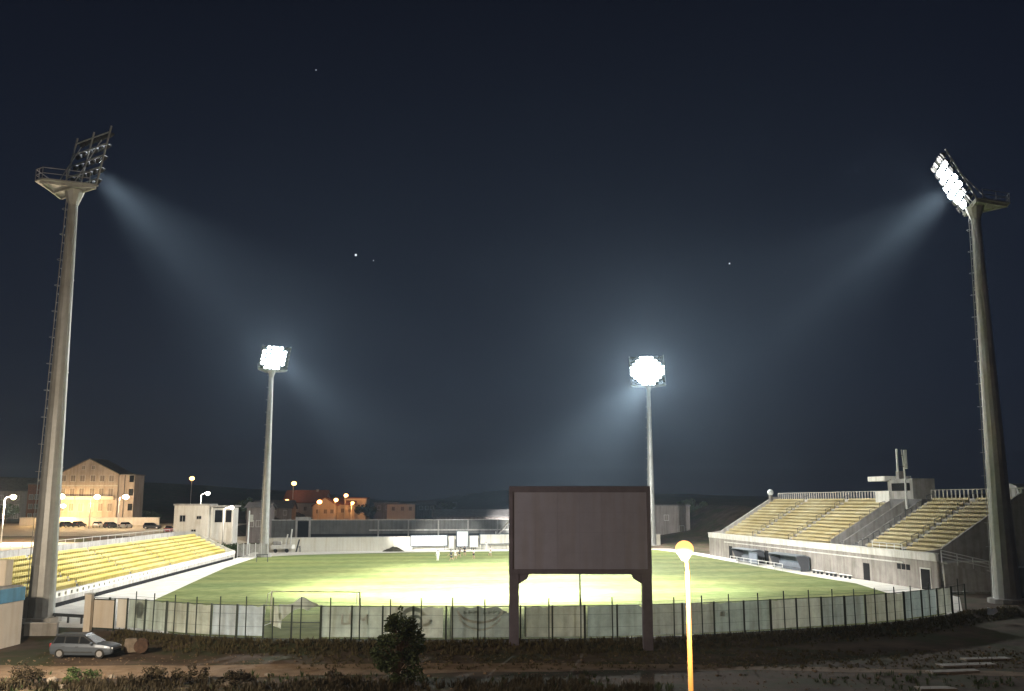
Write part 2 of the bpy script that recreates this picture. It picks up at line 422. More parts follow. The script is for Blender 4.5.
LMb, RMb, FLb, FRb = (-39.9, 82.2), (49.75, 97.3), (-45.7, 177.3), (31.7, 216.3)
masts = {}
masts['LM'] = mast(LMb, 38.0, (-1, 140), 'left near floodlight mast, lamp bank seen dark from behind', bh=6.0, lean=10, lit=lambda i, j: 'dim' if (i, j) in ((0, 1), (0, 0), (1, 2), (3, 0)) else 'led') + (38.0,)
masts['RM'] = mast(RMb, 41.3, (-10, 111), 'right near floodlight mast, lit lamp bank leaning left over the stand', r0=1.3, r1=.46, bh=6.2, lean=25, nh=7, nw=7, lit=lambda i, j: 'led' if (i - 3) ** 2 + (j - 2.8) ** 2 * 1.2 < 10.5 else 'off') + (41.3,)
masts['FL'] = mast(FLb, 34.8, (0, 105), 'far left floodlight mast, glowing white beside the long left seating', lit=lambda i, j: 'led' if (i - 3.4) ** 2 + (j - 2.5) ** 2 * 1.1 < 9.5 else 'off', bw=5.4, bh=4.6, nw=7, nh=6, r0=.80, r1=.32) + (34.8,)
masts['FR'] = mast(FRb, 36.6, (2, 110), 'far floodlight mast with the biggest white glare, behind the scoreboard', bw=7.8, bh=7.0, nw=10, nh=9, r0=.85, r1=.34, lit=lambda i, j: 'led' if (i - 4.5) ** 2 * .85 + (j - 4) ** 2 < 18.5 else 'off') + (36.6,)
SPOTS = [  # mast, aim, cone, watts
    ('FR', (2, 150, 0), 34, 1900000), ('FR', (-4, 113, 0), 16, 2600000), ('FR', (-44, 140, 1), 40, 340000),
    ('FL', (3, 138, 0), 38, 1500000), ('FL', (34, 138, 2), 36, 300000), ('FL', (0, 114, 0), 16, 1300000),
    ('LM', (2, 122, 0), 56, 1500000), ('LM', (10, 185, 0), 38, 640000), ('LM', (0, 105, 0), 24, 1300000),
    ('RM', (-8, 118, 0), 60, 2100000), ('RM', (-24, 185, 0), 36, 720000), ('RM', (-47, 130, 1), 44, 520000), ('RM', (-2, 106, 0), 22, 2400000),
    ('RM', (0, 255, 0), 7, 15000000), ('LM', (-16, 225, 0), 8, 1400000)]
for k, aim, cone, wt in SPOTS:
    t, b, hd, H = masts[k]
    lamp('SPOT', 'floodlight_beam', head(b, H, hd), wt, FLOOD, t, .9, aim, cone, .85 if cone > 10 else .6)
for k in masts:
    t, b, hd, H = masts[k]
    h0 = head(b, H, hd, 3.2 if k != 'RM' else 4.0, 2.0)
    lamp('SPOT', 'floodlight_spill', h0, SPILL[k], FLOOD, t, .5, h0 + Vector((-math.sin(hd), math.cos(hd), -.35)), 168, .3)

# ------------------------------------------------------------------ scoreboard
t = thing('scoreboard', (4.95, 70.0, -.35), R(-1), 'big brown blank scoreboard panel on two posts before the pitch', 'scoreboard')
W = 10.35
fx = MB().bx(-W/2 + .25, W/2 - .25, -.18, .5, 5.4, 11.05).build('panel', M['scoreboard'], t)
fr = MB()
fr.bx(-W/2, W/2, -.26, .56, 11.05, 11.5); fr.bx(-W/2, W/2, -.26, .56, 5.2, 5.55)
fr.bx(-W/2, -W/2 + .3, -.255, .555, 5.55, 11.05); fr.bx(W/2 - .3, W/2, -.255, .555, 5.55, 11.05)
fr.build('frame', M['scoreboard_frame'], t, bevel=.02)
sm = MB()
for i in range(1, 6): sm.bx(-W/2 + .3 + i * 1.62, -W/2 + .315 + i * 1.62, -.187, -.183, 5.47, 11.03)
for i in range(1, 4): sm.bx(-W/2 + .3, W/2 - .3, -.189, -.185, 5.25 + i * 1.45, 5.265 + i * 1.45)
sm.build('panel_seam', M['scoreboard_seam'], fx)
for k in (-1, 1):
    MB().bx(k * (W/2 - .02), k * (W/2 - .72), -.2, .5, -.2, 5.2).build('post', M['scoreboard_frame'], t, bevel=.02)
    x = k * (W/2 - .72)
    g = MB(); pr = [(x, 5.2), (x - k * .75, 5.2), (x - k * .6, 4.87), (x - k * .25, 4.65), (x, 4.5)]
    n = len(pr); g.v = [(a, -.15, b) for a, b in pr] + [(a, .45, b) for a, b in pr]
    g.f = [tuple(range(n)), tuple(range(n, 2*n))[::-1]] + [(i, n+i, n+(i+1) % n, (i+1) % n) for i in range(n)]
    g.build('bracket', M['scoreboard_frame'], t)
for x in (-2.6, 0, 2.6): MB().bar((x, .6, 5.2), (x, .6, 11.2), .16).build('back_rib', M['scoreboard_frame'], t)

# ------------------------------------------------------------------ right (main) stand
SO, SN = Vector((38, 183, 0)), Vector((48.5, 108, 0)); SL = (SN - SO).length; sr = math.atan2(SN.y - SO.y, SN.x - SO.x)
t = thing('grandstand', SO, sr, 'tall right grandstand with dim yellow seats above a grey wall', 'grandstand')
M['facade'] = pmat('facade_concrete', (.24, .22, .20), .9, .2, .6, stain=.4)
M['bench'] = pmat('bench_plastic', (.15, .165, .19), .6, .15, 2)
RMAT = M['concrete']
ROWS, DEEP, RISE, Y0, Z0, S1 = 13, .82, .50, 2.0, 3.9, 71.7
prof = [(0, 0), (0, 3.3), (Y0 - .05, 3.3), (Y0 - .05, Z0)]
for j in range(ROWS): prof += [(Y0 + j * DEEP, Z0 + j * RISE), (Y0 + (j + 1) * DEEP, Z0 + j * RISE)]
prof += [(Y0 + ROWS * DEEP + 1.2, Z0 + (ROWS - 1) * RISE), (Y0 + ROWS * DEEP + 1.2, 0)]
GAP0, GAP1 = 44.5, 53.0
MB().sweep_x(prof, .3, GAP0).sweep_x(prof, GAP1, S1).build('tier', RMAT, t)
gp = [(.02, 0), (.02, 3.29), (1.9, 3.29)]
for j in range(12): gp += [(2.0 + j * .42, 3.29 + (j + 1) * .22), (2.0 + (j + 1) * .42, 3.29 + (j + 1) * .22)]
gp += [(8.0, 5.9), (8.0, 0)]
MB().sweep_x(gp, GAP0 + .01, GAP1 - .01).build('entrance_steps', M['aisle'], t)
vm = MB(); vm.bx(GAP0 + .02, GAP1 - .02, 8.05, 14, 0, 6.6); vm.bx(GAP0 + .02, GAP1 - .02, 11.6, 14.0, 6.6, 10.4)
vm.build('vomitory', M['aisle'], t)
MB().bx(GAP0 + 1.2, GAP1 - 1.0, 11.55, 11.595, 6.7, 9.2).build('vomitory_opening', M['dark_hole'], t)
for x in (GAP0 + .12, GAP1 - .27, GAP0 + 4):
    MB().sweep_x([(2.0, 3.4), (2.0, 4.6), (11.5, 10.2), (11.5, 6.6), (8.0, 5.95)], x, x + .14).build('vomitory_wall', M['dark_concrete'], t)
MB().bx(-.3, SL - 1.0, -.28, -.005, 0, 3.35).build('facade', M['facade'], t)
pa = MB().bx(-.3, SL - 1.0, -.42, -.05, 3.352, 4.15); pa.bx(-.3, SL - 1, -.55, .08, 4.152, 4.27)
pa.build('parapet', M['pale_concrete'], t, bevel=.02)
sill = MB().bx(8, SL - 8, -.46, -.285, 2.75, 2.9).build('string_course', M['pale_concrete'], t)
# seats
def seat_row(x0, x1, y, z, pitch=.5):
    m = MB(); n = int((x1 - x0) / pitch)
    for i in range(n):
        x = x0 + (i + .5) * (x1 - x0) / n
        dz = random.uniform(-.008, .008)
        m.box(x, y + .42, z + .40 + dz, pitch * .88, .38, .05)
        a = len(m.v)
        m.box(x, y + .63, z + .54 + dz, pitch * .86, .045, .24)
        m.box(x, y + .52, z + .19, .07, .26, .37)
    return m
BL = [(1.0, 14.6), (15.8, 29.4), (30.6, 43.4), (54.2, 62.6), (63.8, 71.0)]
for (a, b) in BL:
    for j in range(ROWS):
        seat_row(a, b, Y0 + j * DEEP, Z0 + j * RISE).build('seat_row', M['dim_yellow_seat'], t)
ais = [(14.7, 15.7), (29.5, 30.5), (43.5, 44.3), (53.2, 54.1), (62.7, 63.7)]
for a, b in ais:
    m = MB().bar((a + .5, Y0 - .2, Z0 - .75), (a + .5, Y0 + (ROWS - 1) * DEEP - .2, Z0 + (ROWS - 1.5) * RISE - .25), .8, .12)
    for j in range(ROWS):
        m.bx(a + .05, b - .05, Y0 + j * DEEP + .01 - DEEP * .5, Y0 + j * DEEP - .003, Z0 + (j - .5) * RISE - .24, Z0 + (j - .5) * RISE)
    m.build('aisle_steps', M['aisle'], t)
    m = MB()
    for j in range(0, ROWS, 2):
        y, z = Y0 + j * DEEP + .3, Z0 + j * RISE
        m.bar((a + .1, y, z), (a + .1, y, z + .95), .06); m.bar((a + .1, y, z + .95), (a + .1, y + .9, z + 1.25), .06); m.bar((a + .1, y + .9, z + .4), (a + .1, y + .9, z + 1.25), .06)
    m.build('aisle_rail', M['dark_steel'], t)
YB, ZB = Y0 + ROWS * DEEP + 1.0, Z0 + (ROWS - 1) * RISE
MB().bx(.3, GAP0, YB, YB + .25, ZB - 1, ZB + .55).bx(GAP1, S1, YB, YB + .25, ZB - 1, ZB + .55).build('back_wall', M['pale_concrete'], t)
m = MB()
for (a, b) in ((.3, GAP0 - 1), (GAP1 - 1, S1)):
    n = int((b - a) / .9)
    for i in range(n + 1): x = a + (b - a) * i / n; m.bx(x - .14, x + .14, YB + .05, YB + .12, ZB + .552, ZB + 1.7)
    m.bx(a, b, YB + .03, YB + .14, ZB + 1.7, ZB + 1.8)
m.build('top_railing', M['concrete'], t)
# side walls
sw = [(0, 0), (0, 4.27)] + [(Y0, 4.6), (Y0 + ROWS * DEEP, ZB + 1.1), (YB + .3, ZB + 1.1), (YB + .3, 0)]
MB().sweep_x(sw, S1 + .02, S1 + .35).build('end_wall', M['dark_concrete'], t)
MB().sweep_x(sw, -.05, .28).build('end_wall', M['concrete'], t)
MB().bx(S1 + .36, SL, .3, 6.2, 0, 3.3).build('annex', M['concrete'], t)
m = MB()
for k, z in enumerate((.35, .7, 1.05)):
    m.bar((SL, -.3, 3.6 + z), (SL, 5.4, 2.35 + z), .09)
for f in (0, .33, .66, 1): y = lerp(-.3, 5.4, f); m.bar((SL, y, lerp(3.3, 2.2, f)), (SL, y, lerp(4.65, 3.4, f)), .08)
m.build('stair_railing', M['railing'], t)
MB().bx(SL + .01, SL + 1.4, -.3, 5.4, 0, .2).sweep_x([(-.3, .2), (-.3, 3.2), (5.4, 2.0), (5.4, .2)], SL + .02, SL + .3).build('stair_wall', M['concrete'], t)
d_ = MB().bx(71.4, 73.3, -.34, -.285, .05, 2.35).build('door', M['dark_hole'], t)
MB().bx(71.25, 71.39, -.36, -.285, 0, 2.5).bx(73.31, 73.45, -.36, -.285, 0, 2.5).bx(71.39, 73.31, -.36, -.285, 2.36, 2.5).build('frame', M['pale_concrete'], d_)
for x in (66.3, 67.3, 68.3): MB().bx(x, x + .8, -.32, -.283, 2.0, 2.65).build('window', M['dark_hole'], t)
m = MB()
for z in (4.6, 4.95): m.bar((60.5, -.2, z), (67.5, -.2, z), .07)
for i in range(5): m.bar((60.5 + i * 1.75, -.2, 4.27), (60.5 + i * 1.75, -.2, 4.97), .07)
m.build('front_railing', M['railing'], t)
for x in (10, 18, 26, 58): MB().bx(x, x + 1.6, -.31, -.283, .05, 2.2).build('gate', M['dark_hole'], t)
# press box on the top
bo = MB().bx(44.6, 50.6, 11.8, 15.2, 10.42, 13.3).build('press_box', M['dark_concrete'], t)
MB().bx(39.4, 44.3, 11.2, 15.4, 13.1, 13.8).build('slab', M['white_wall'], bo)
MB().bx(40.6, 44.55, 11.6, 14, ZB + .06, 11.6).build('block', M['pale_concrete'], bo)
MB().bx(43.6, 44.2, 12.0, 13.0, 11.6, 13.098).build('column', M['dark_concrete'], bo)
MB().bx(45.2, 46.0, 12.5, 13.4, 13.302, 14.5).build('vent', M['dark_concrete'], bo)
MB().bx(45.1, 49.9, 11.75, 11.795, 11.6, 12.7).build('window', M['glass'], bo)

# dugouts and clutter along the touchline
def spos(s, y, z=0): 
    d = (SN - SO).normalized(); n = Vector((-d.y, d.x, 0)); q = SO + d * s + n * y; return (q.x, q.y, z)
def dugout(s, label, L=9):
    t = thing('dugout', spos(s, -2.2), sr, label, 'dugout', 'dugouts along the main stand')
    pr = [(1.6, 0), (1.6, 2.1), (.9, 2.35), (-.5, 2.2), (-.5, 2.12), (.9, 2.26), (1.52, 2.04), (1.52, 0)]
    MB().sweep_x(pr, -L/2, L/2).build('shell', M['board_frame'], t)
    for x in (-L/2, L/2 - .06): MB().sweep_x([(1.5, 0), (1.5, 2.0), (.9, 2.2), (-.45, 2.1), (.2, .6), (.2, 0)], x + .002, x + .058).build('side_panel', M['lamp_shell'], t)
    b = MB()
    for i in range(int(L / .6)): x = -L/2 + .4 + i * .6; b.box(x, 1.0, .45, .5, .45, .06); b.box(x, 1.25, .75, .5, .06, .55); b.box(x, 1.0, .21, .08, .3, .42)
    b.build('bench', M['bench'], t)
    return t
dugout(22, 'left dugout with dark shelter roof before the right grandstand'); dugout(38, 'right dugout with dark shelter roof before the right grandstand', 10)
def board(pos, rz, L, H, label, mat=None, z0=.3, group='pale boards at the touchline', legs=True, frame=True):
    t = thing('billboard', pos, rz, label, 'billboard', group)
    f = MB().bx(-L/2, L/2, -.06, .06, z0, z0 + H).build('panel', mat or M['board_white'], t)
    if frame:
        k = .18
        MB().bx(-L/2 - k, L/2 + k, -.09, .09, z0 + H + .002, z0 + H + k).bx(-L/2 - k, L/2 + k, -.09, .09, z0 - k, z0 - .002).bx(-L/2 - k, -L/2 - .002, -.088, .088, z0, z0 + H).bx(L/2 + .002, L/2 + k, -.088, .088, z0, z0 + H).build('frame', M['board_frame'], t)
    if legs:
        for x in (-L/2 + .4, L/2 - .4): MB().bar((x, .12, 0), (x, .12, z0), .1).build('leg', M['board_frame'], t)
    return t
M['board_blue'] = pmat('board_blue', (.17, .19, .24), .5, .1, 1)
board(spos(27.8, -3.0), sr, 3.2, 1.5, 'slate blue panel standing between the two dugouts', M['board_blue'], .35, None)
for i, s in enumerate((47, 51, 55)):
    t = thing('bench', spos(s, -1.3), sr, ('low pale bench just past the right dugout', 'middle low pale bench under the grandstand wall', 'low pale bench farthest right of its row')[i], 'bench', 'benches under the grandstand wall')
    MB().box(0, 0, .45, 3, .4, .07).build('seat', M['railing'], t)
    for k in (-1.2, 0, 1.2): MB().box(k, 0, .21, .08, .35, .41).build('leg', M['dark_steel'], t)
m = thing('touchline_fence', spos(30, -3.9), sr, 'low pale railing along the right touchline by the dugouts', 'railing')
for i in range(8): MB().bar((-10 + i * 3, 0, 0), (-10 + i * 3, 0, 1.0), .07).build('post', M['railing'], m)
MB().bar((-10, 0, 1.0), (11, 0, 1.0), .07).bar((-10, 0, .55), (11, 0, .55), .05).build('rail', M['railing'], m)

# antenna on the grandstand
ax = spos(49.8, 11.2, 10.0)
t = thing('antenna_mast', ax, 0, 'thin antenna pole with two white upright panels above the grandstand', 'antenna')
MB().tube([(0, 0, -1), (.0, 0, 4), (-.25, 0, 7.4)], [.16, .13, .08], 8).build('pole', M['railing'], t)
MB().box(-.95, 0, 5.9, .22, .3, 3.2).build('antenna_panel', M['railing'], t, bevel=.04)
MB().box(.15, -.25, 6.0, .42, .3, 2.7).build('antenna_panel', M['railing'], t, bevel=.04)
for z in (5.0, 6.6): MB().bar((-.95, 0, z), (.15, -.1, z), .08).build('bracket', M['dark_steel'], t)
# post with pale dome at the stand's far top corner
p = spos(.2, 12.2, ZB)
t = thing('globe_lamp', p, 0, 'short dark post with round white head at the far top corner of grandstand', 'lamp')
MB().tube([(0, 0, -1), (0, 0, 1.5)], .35, 8).build('post', M['dark_concrete'], t)
MB().ball((0, 0, 1.9), .6, 12, 8).build('lamp_head', M['board_white'], t, smooth=True)

# ------------------------------------------------------------------ left stand
LO, LE = Vector((-43.3, 85, 0)), Vector((-49.3, 170, 0)); LL = (LE - LO).length; lr = math.atan2(LE.y - LO.y, LE.x - LO.x)
t = thing('grandstand', LO, lr, 'long low left stand with bright yellow rows behind a white wall', 'grandstand')
LR, LD, LH, LY, LZ = 7, .86, .43, .9, 1.25
prof = [(0, 0), (0, .9), (LY - .02, .9), (LY - .02, LZ)]
for j in range(LR): prof += [(LY + j * LD, LZ + j * LH), (LY + (j + 1) * LD, LZ + j * LH)]
yb = LY + LR * LD; zt = LZ + (LR - 1) * LH
prof += [(yb + 3.6, zt), (yb + 3.6, 0)]
MB().sweep_x(prof, 0, LL).build('tier', M['pale_concrete'], t)
MB().bx(-.1, LL + .1, -.2, -.005, .46, .93).build('front_wall', M['concrete'], t); MB().bx(0, LL, -.03, -.004, 0, .458).build('recess_shade', M['dark_hole'], t)  # black strip along the wall foot paints the shade of a recess
m = MB(); m.bx(-.1, LL + .1, -.26, -.02, .932, 1.05); m.bx(-.1, LL + .1, -.26, -.02, 1.36, 1.5)
n = int(LL / 1.5)
for i in range(n + 1): x = i * LL / n; m.bx(x - .5, x + .5, -.24, -.04, 1.05, 1.36)
m.build('parapet', M['white_wall'], t)
seg = LL / 5
for b in range(5):
    a0, a1 = b * seg + .3, (b + 1) * seg - .3
    for j in range(LR):
        seat_row(a0, a1, LY + j * LD, LZ + j * LH).build('seat_row', M['yellow_seat'], t)
    if b:
        m = MB()
        m.bar((b * seg, LY - .2, LZ - .42), (b * seg, LY + (LR - 1) * LD - .2, LZ + (LR - 1) * LH - .42), .5, .12)
        for j in range(LR): m.bx(b * seg - .28, b * seg + .28, LY + j * LD - .4, LY + j * LD - .003, LZ + j * LH - .22 - .2, LZ + j * LH - .21)
        m.build('aisle_steps', M['aisle'], t)
MB().bx(0, LL, yb + 3.3, yb + 3.55, zt + .002, zt + .95).build('back_wall', M['concrete'], t)
m = MB()
for i in range(29): m.bar((i * LL / 28, yb + 3.42, zt + .95), (i * LL / 28, yb + 3.42, zt + 1.55), .05)
m.bar((0, yb + 3.42, zt + 1.5), (LL, yb + 3.42, zt + 1.5), .05)
m.build('back_railing', M['railing'], t)
sw = [(-.2, 0), (-.2, 1.5), (LY, 1.9), (yb, zt + 1.0), (yb + 3.6, zt + 1.0), (yb + 3.6, 0)]
for x in (-.32, LL + .11): MB().sweep_x(sw, x, x + .2).build('end_wall', M['white_wall'], t)

# ------------------------------------------------------------------ fences and banners before the pitch
t = thing('perimeter_fence', FP[0], 0, 'long dark green post fence in front of the pitch, hung with banners', 'fence')
O = FP[0]
for i, p in enumerate(FP):
    q = p - O; MB().box(q.x + random.uniform(-.02, .02), q.y, 1.18, .16 if i % 3 == 1 else .12, .1, 2.72).build('post', M['green_steel'], t)
m = MB()
for a, b in zip(FP, FP[1:]):
    a, b = a - O, b - O
    for z in (.12, 2.46): m.bar((a.x, a.y + .09, z), (b.x, b.y + .09, z), .04, .05)
a, b = FP[8] - O, FP[10] - O; m.bar((a.x, a.y + .09, 1.3), (b.x, b.y + .09, 1.3), .05)
m.build('rail', M['green_steel'], t)
THIN = [134, 152, 173, 195, 219, 245, 272, 300, 329.5, 359, 390, 421, 452.5, 485, 517, 549, 581, 613, 646, 674.6, 703, 730, 759.5, 785.4, 810.5, 833.6, 856, 876.5, 896, 912.5, 931, 946, 960]
TP = []
for u in THIN:
    v = interp(u, FENCE_PIX); q = ground(u, v + .9); TP.append(Vector(q))
t = thing('net_fence', TP[0], 0, 'taller thin wire fence on slim posts just in front of the banner fence', 'fence')
O2 = TP[0]; m = MB()
for i, p in enumerate(TP):
    q = p - O2; H = 3.05 + random.uniform(-.05, .12)
    MB().tube([(q.x, q.y, 0), (q.x + random.uniform(-.03, .03), q.y, H)], .045, 6).build('post', M['green_steel'], t)
for a, b in zip(TP, TP[1:]):
    a, b = a - O2, b - O2
    for z in (1.0, 1.9, 2.75): m.bar((a.x, a.y, z), (b.x, b.y, z), .014)
m.build('wire', M['green_steel'], t)
t = thing('net_pole', ground(580.5, 634), 0, 'tall thin dark pole rising behind the fence under the scoreboard', 'pole')
MB().tube([(0, 0, 0), (0, 0, 4.6)], [.07, .05], 7).build('pole', M['green_steel'], t); MB().tube([(0, 0, 0), (0, 0, .08)], .16, 8).build('base_plate', M['green_steel'], t)

def cloth(name, c, v=.1): return pmat(name, c, .8, .2, .9, trans=.6, spec=.15, stain=.3, bump=.5)
BC = {'tan': cloth('tan_banner', (.45, .46, .37)), 'blue': cloth('pale_blue_banner', (.48, .53, .54)), 'grey': cloth('grey_banner', (.44, .48, .40)), 'cream': cloth('cream_banner', (.54, .56, .47)),
      'sage': cloth('sage_banner', (.36, .40, .36)), 'slate': cloth('slate_banner', (.40, .46, .41)), 'mauve': cloth('mauve_banner', (.42, .44, .38)), 'teal': cloth('teal_banner', (.36, .42, .41)),
      'mark': cloth('banner_marking', (.30, .34, .32)), 'letter': cloth('banner_lettering', (.60, .60, .55)), 'pattern': cloth('banner_pattern', (.40, .47, .44))}
def along(idx, f): a, b = FP[idx], FP[min(idx + 1, len(FP) - 1)]; return a.lerp(b, f)
def banner(i0, i1, c, label, top=2.44, bottom=.28, fold=None, dx0=.06, dx1=.06, marks=None):
    path = []
    for i in range(i0, i1):
        for k in range(8): path.append(along(i, k / 8))
    path.append(FP[i1].copy())
    d0 = (path[1] - path[0]).normalized(); path[0] += d0 * dx0; path[-1] -= (path[-1] - path[-2]).normalized() * dx1
    o0 = path[0].copy(); m = MB(); nz = 5; n = len(path); ph = random.uniform(0, 6)
    for i, p in enumerate(path):
        q = p - o0
        for j in range(nz + 1):
            f = j / nz; z = lerp(bottom, top, f) - (.10 * math.sin(i * math.pi / 4) ** 2 * (.5 + .5 * math.sin(ph * 3 + i // 4)) if j == nz else 0)
            y = q.y + .17 + .06 * math.sin(i * .75 + ph + f * 1.3) * (1 - abs(f - .5))
            if fold and j == nz and i >= n - 3: z -= (i - (n - 4)) * .17; y += .05
            m.v.append((q.x, y, z))
    for i in range(n - 1):
        for j in range(nz): a = i * (nz + 1) + j; m.f.append((a, a + nz + 1, a + nz + 2, a + 1))
    b = m.build('banner', BC[c], smooth=True, loc=o0)
    tag(b, label, 'banner', 'banners hung along the fence')
    if marks:
        tot = (path[-1] - path[0]).length; dr = (path[-1] - path[0]).normalized()
        def P(s, z): q = dr * s; return (q.x, q.y + .115, z)
        marks(b, P, tot)
    return b
def ring(m, P, cx, cz, rx_, rz_, wd, a0=0, a1=360, n=36):
    for k in range(n):
        t0, t1 = R(a0 + (a1 - a0) * k / n), R(a0 + (a1 - a0) * (k + 1) / n)
        m.quad(P(cx + rx_ * math.cos(t0), cz + rz_ * math.sin(t0)), P(cx + rx_ * math.cos(t1), cz + rz_ * math.sin(t1)),
               P(cx + (rx_ - wd) * math.cos(t1), cz + (rz_ - wd) * math.sin(t1)), P(cx + (rx_ - wd) * math.cos(t0), cz + (rz_ - wd) * math.sin(t0)))
def stroke(m, P, a, b, wd=.14):
    d = Vector((b[0]-a[0], b[1]-a[1])).normalized(); n_ = Vector((-d.y, d.x)) * wd / 2
    m.quad(P(a[0]-n_.x, a[1]-n_.y), P(b[0]-n_.x, b[1]-n_.y), P(b[0]+n_.x, b[1]+n_.y), P(a[0]+n_.x, a[1]+n_.y))
def eye_logo(b, P, L):
    m = MB(); cx, cz = L * .50, 1.55
    ring(m, P, cx, cz + .1, .95, .78, .30, 15, 200); ring(m, P, cx + .1, cz - .1, .62, .42, .2); ring(m, P, cx - .2, cz - .12, 1.6, .52, .26, 190, 372)
    m.build('emblem', BC['mark'], b)
def letters(b, P, L):
    m = MB(); x = 1.5
    stroke(m, P, (x, 1.9), (x, 1.2)); stroke(m, P, (x - .05, 1.22), (x + .6, 1.22)); stroke(m, P, (x + .58, 2.0), (x + .58, 1.2), .16)
    x = 2.75; stroke(m, P, (x, 1.15), (x + .05, 1.75)); stroke(m, P, (x, 1.75), (x + .35, 1.45)); stroke(m, P, (x + .35, 1.45), (x + .6, 1.85)); stroke(m, P, (x + .62, 1.9), (x + .62, 1.15))
    m.build('lettering', BC['letter'], b)
def arc_sign(b, P, L):
    m = MB(); ring(m, P, L * .48, 2.35, 1.75, 1.1, .16, 190, 350); ring(m, P, L * .48, 2.75, 1.9, 2.0, .1, 215, 325)
    m.build('emblem', BC['letter'], b)
    for k0, hs_ in ((0, (.22, .28, .25)), (4, (.3, .22, .28, .26, .2))):
        m = MB()
        for k, h in enumerate(hs_):
            x = .8 + (k0 + k) * .36; stroke(m, P, (x, 1.92), (x, 1.92 + h), .13); stroke(m, P, (x, 2.0), (x + .22, 2.0 + (k % 3) * .06), .08)
        m.build('lettering', BC['mark'], b)
def squares(b, P, L):
    m = MB(); stroke(m, P, (.5, 1.55), (.9, 1.55), .4); stroke(m, P, (1.0, 1.45), (1.9, 1.45), .09); stroke(m, P, (1.0, 1.7), (1.7, 1.7), .09)
    m.build('lettering', BC['letter'], b)
def blot(b, P, L):
    m = MB(); ring(m, P, L * .3, 1.75, .5, .55, .5); stroke(m, P, (L * .3 - .25, 1.3), (L * .3 + .3, 1.3), .5); m.build('emblem', BC['mark'], b)
banner(2, 4, 'grey', 'grey banner with a big dark blot, first beyond the pale gate panel', marks=blot)
banner(4, 6, 'tan', 'plain tan banner between the blotted grey one and the pale blue one')
banner(6, 8, 'blue', 'pale blue blank banner left of the open fence bay')
banner(10, 12, 'grey', 'grey banner with faint pale letters right of the open fence bay', marks=letters)
banner(12, 14, 'cream', 'cream banner with a round grey emblem behind the bush', dx1=.25, marks=eye_logo)
banner(14, 16, 'sage', 'sage green banner with arched emblem and folded corner, left of the scoreboard', fold=True, dx0=.5, marks=arc_sign)
banner(17, 19, 'tan', 'tan banner between the scoreboard posts', top=2.46, dx0=.4)
banner(19, 21, 'slate', 'slate banner with folded corner between the scoreboard posts', fold=True, dx0=.25, top=2.46)
banner(21, 23, 'mauve', 'mauve grey banner behind the orange street lamp pole')
banner(23, 25, 'slate', 'slate grey banner with a small pale mark, right of the orange lamp', marks=squares)
banner(25, 27, 'cream', 'pale cream banner right of the slate one with the small mark')
banner(27, 29, 'sage', 'sage green banner at the start of the right fence curve', dx1=.1)
banner(29, 31, 'tan', 'tan banner on the right fence curve before the teal one', dx0=.1)
banner(31, 33, 'teal', 'teal blue banner near the right end of the fence')
banner(33, 34, 'mauve', 'narrow mauve banner, last at the right end of the fence')
# torn banner in the open bay
m = MB(); c0 = along(8, .3); path = [(263 + k * 2.6) for k in range(22)]
top = [(277, 2.55), (284, 2.5), (291, 2.62), (296, 2.95), (300, 3.12), (306, 2.9), (312, 2.68), (318, 2.5)]
bot = [(277, 1.55), (281, 1.45), (287, 1.85), (291, 2.1), (296, 2.25), (302, 2.25), (307, 2.12), (309, 2.3), (318, 2.46)]
for k in range(24):
    u = 277 + 41 * k / 23; x = lerp(FP[8].x, FP[10].x, (u - 263) / 57); y = lerp(FP[8].y, FP[10].y, (u - 263) / 57) + .16
    a, b = interp(u, top), interp(u, bot)
    for j in range(5): m.v.append((x, y + .10 * math.sin(k * 1.1 + j) + .03 * j, lerp(b, a, j / 4)))
for k in range(23):
    for j in range(4): a = k * 5 + j; m.f.append((a, a + 5, a + 6, a + 1))
tag(m.build('torn_banner', BC['mauve'], smooth=True), 'torn grey banner bunched over the rail of the open fence bay', 'banner')
m = MB()
for k in range(10):
    u = 272 + 8 * k / 9; q = ground(u, 640.5)
    for j in range(6): m.v.append((q[0], q[1] + .17 + .05 * math.sin(k * 1.3 + j * .7), lerp(1.0 - .02 * k, 2.45 - (k > 5) * .5, j / 5)))
for k in range(9):
    for j in range(5): a = k * 6 + j; m.f.append((a, a + 6, a + 7, a + 1))
tag(m.build('cloth_strip', BC['cream'], smooth=True), 'pale ragged cloth strip hanging left of the torn grey banner', 'cloth')

# gate and end pillar at the fence's left end
g0, g1 = Vector(ground(87.2, 630.5)), Vector(ground(91, 629.8))
t = thing('concrete_pillar', g0, 0, 'square pale concrete pillar at the left end of the fence behind the car', 'pillar')
MB().box(0, 0, 1.3, .52, .5, 2.9).build('shaft', M['cream_wall'], t, bevel=.02); MB().box(0, 0, 2.81, .62, .6, .12).build('cap', M['pale_concrete'], t)
a, b = Vector(ground(91.5, 629.8)), Vector(ground(113.5, 631)); d = (b - a)
t = thing('metal_gate', a, math.atan2(d.y, d.x), 'pale cream sheet metal gate beside the concrete pillar', 'gate')
L = d.length; MB().bx(.08, L - .08, -.02, .02, .2, 2.32).build('panel', M['cream_wall'], t)
MB().bx(0, .078, -.04, .04, 0, 2.5).bx(L - .078, L, -.04, .04, 0, 2.5).bx(.08, L - .08, -.04, .04, 2.322, 2.4).bx(.08, L - .08, -.04, .04, .12, .198).build('frame', M['green_steel'], t)
a, b = Vector(ground(115, 631)), Vector(ground(125.5, 631.4)); d = (b - a)
t = thing('fence_panel', a, math.atan2(d.y, d.x), 'narrow white panel filling the gap right of the cream gate', 'panel')
MB().bx(0, d.length, .12, .15, .25, 2.5).build('sheet', M['white_wall'], t); MB().bx(0, d.length, .152, .2, 1.3, 1.36).build('brace', M['green_steel'], t)

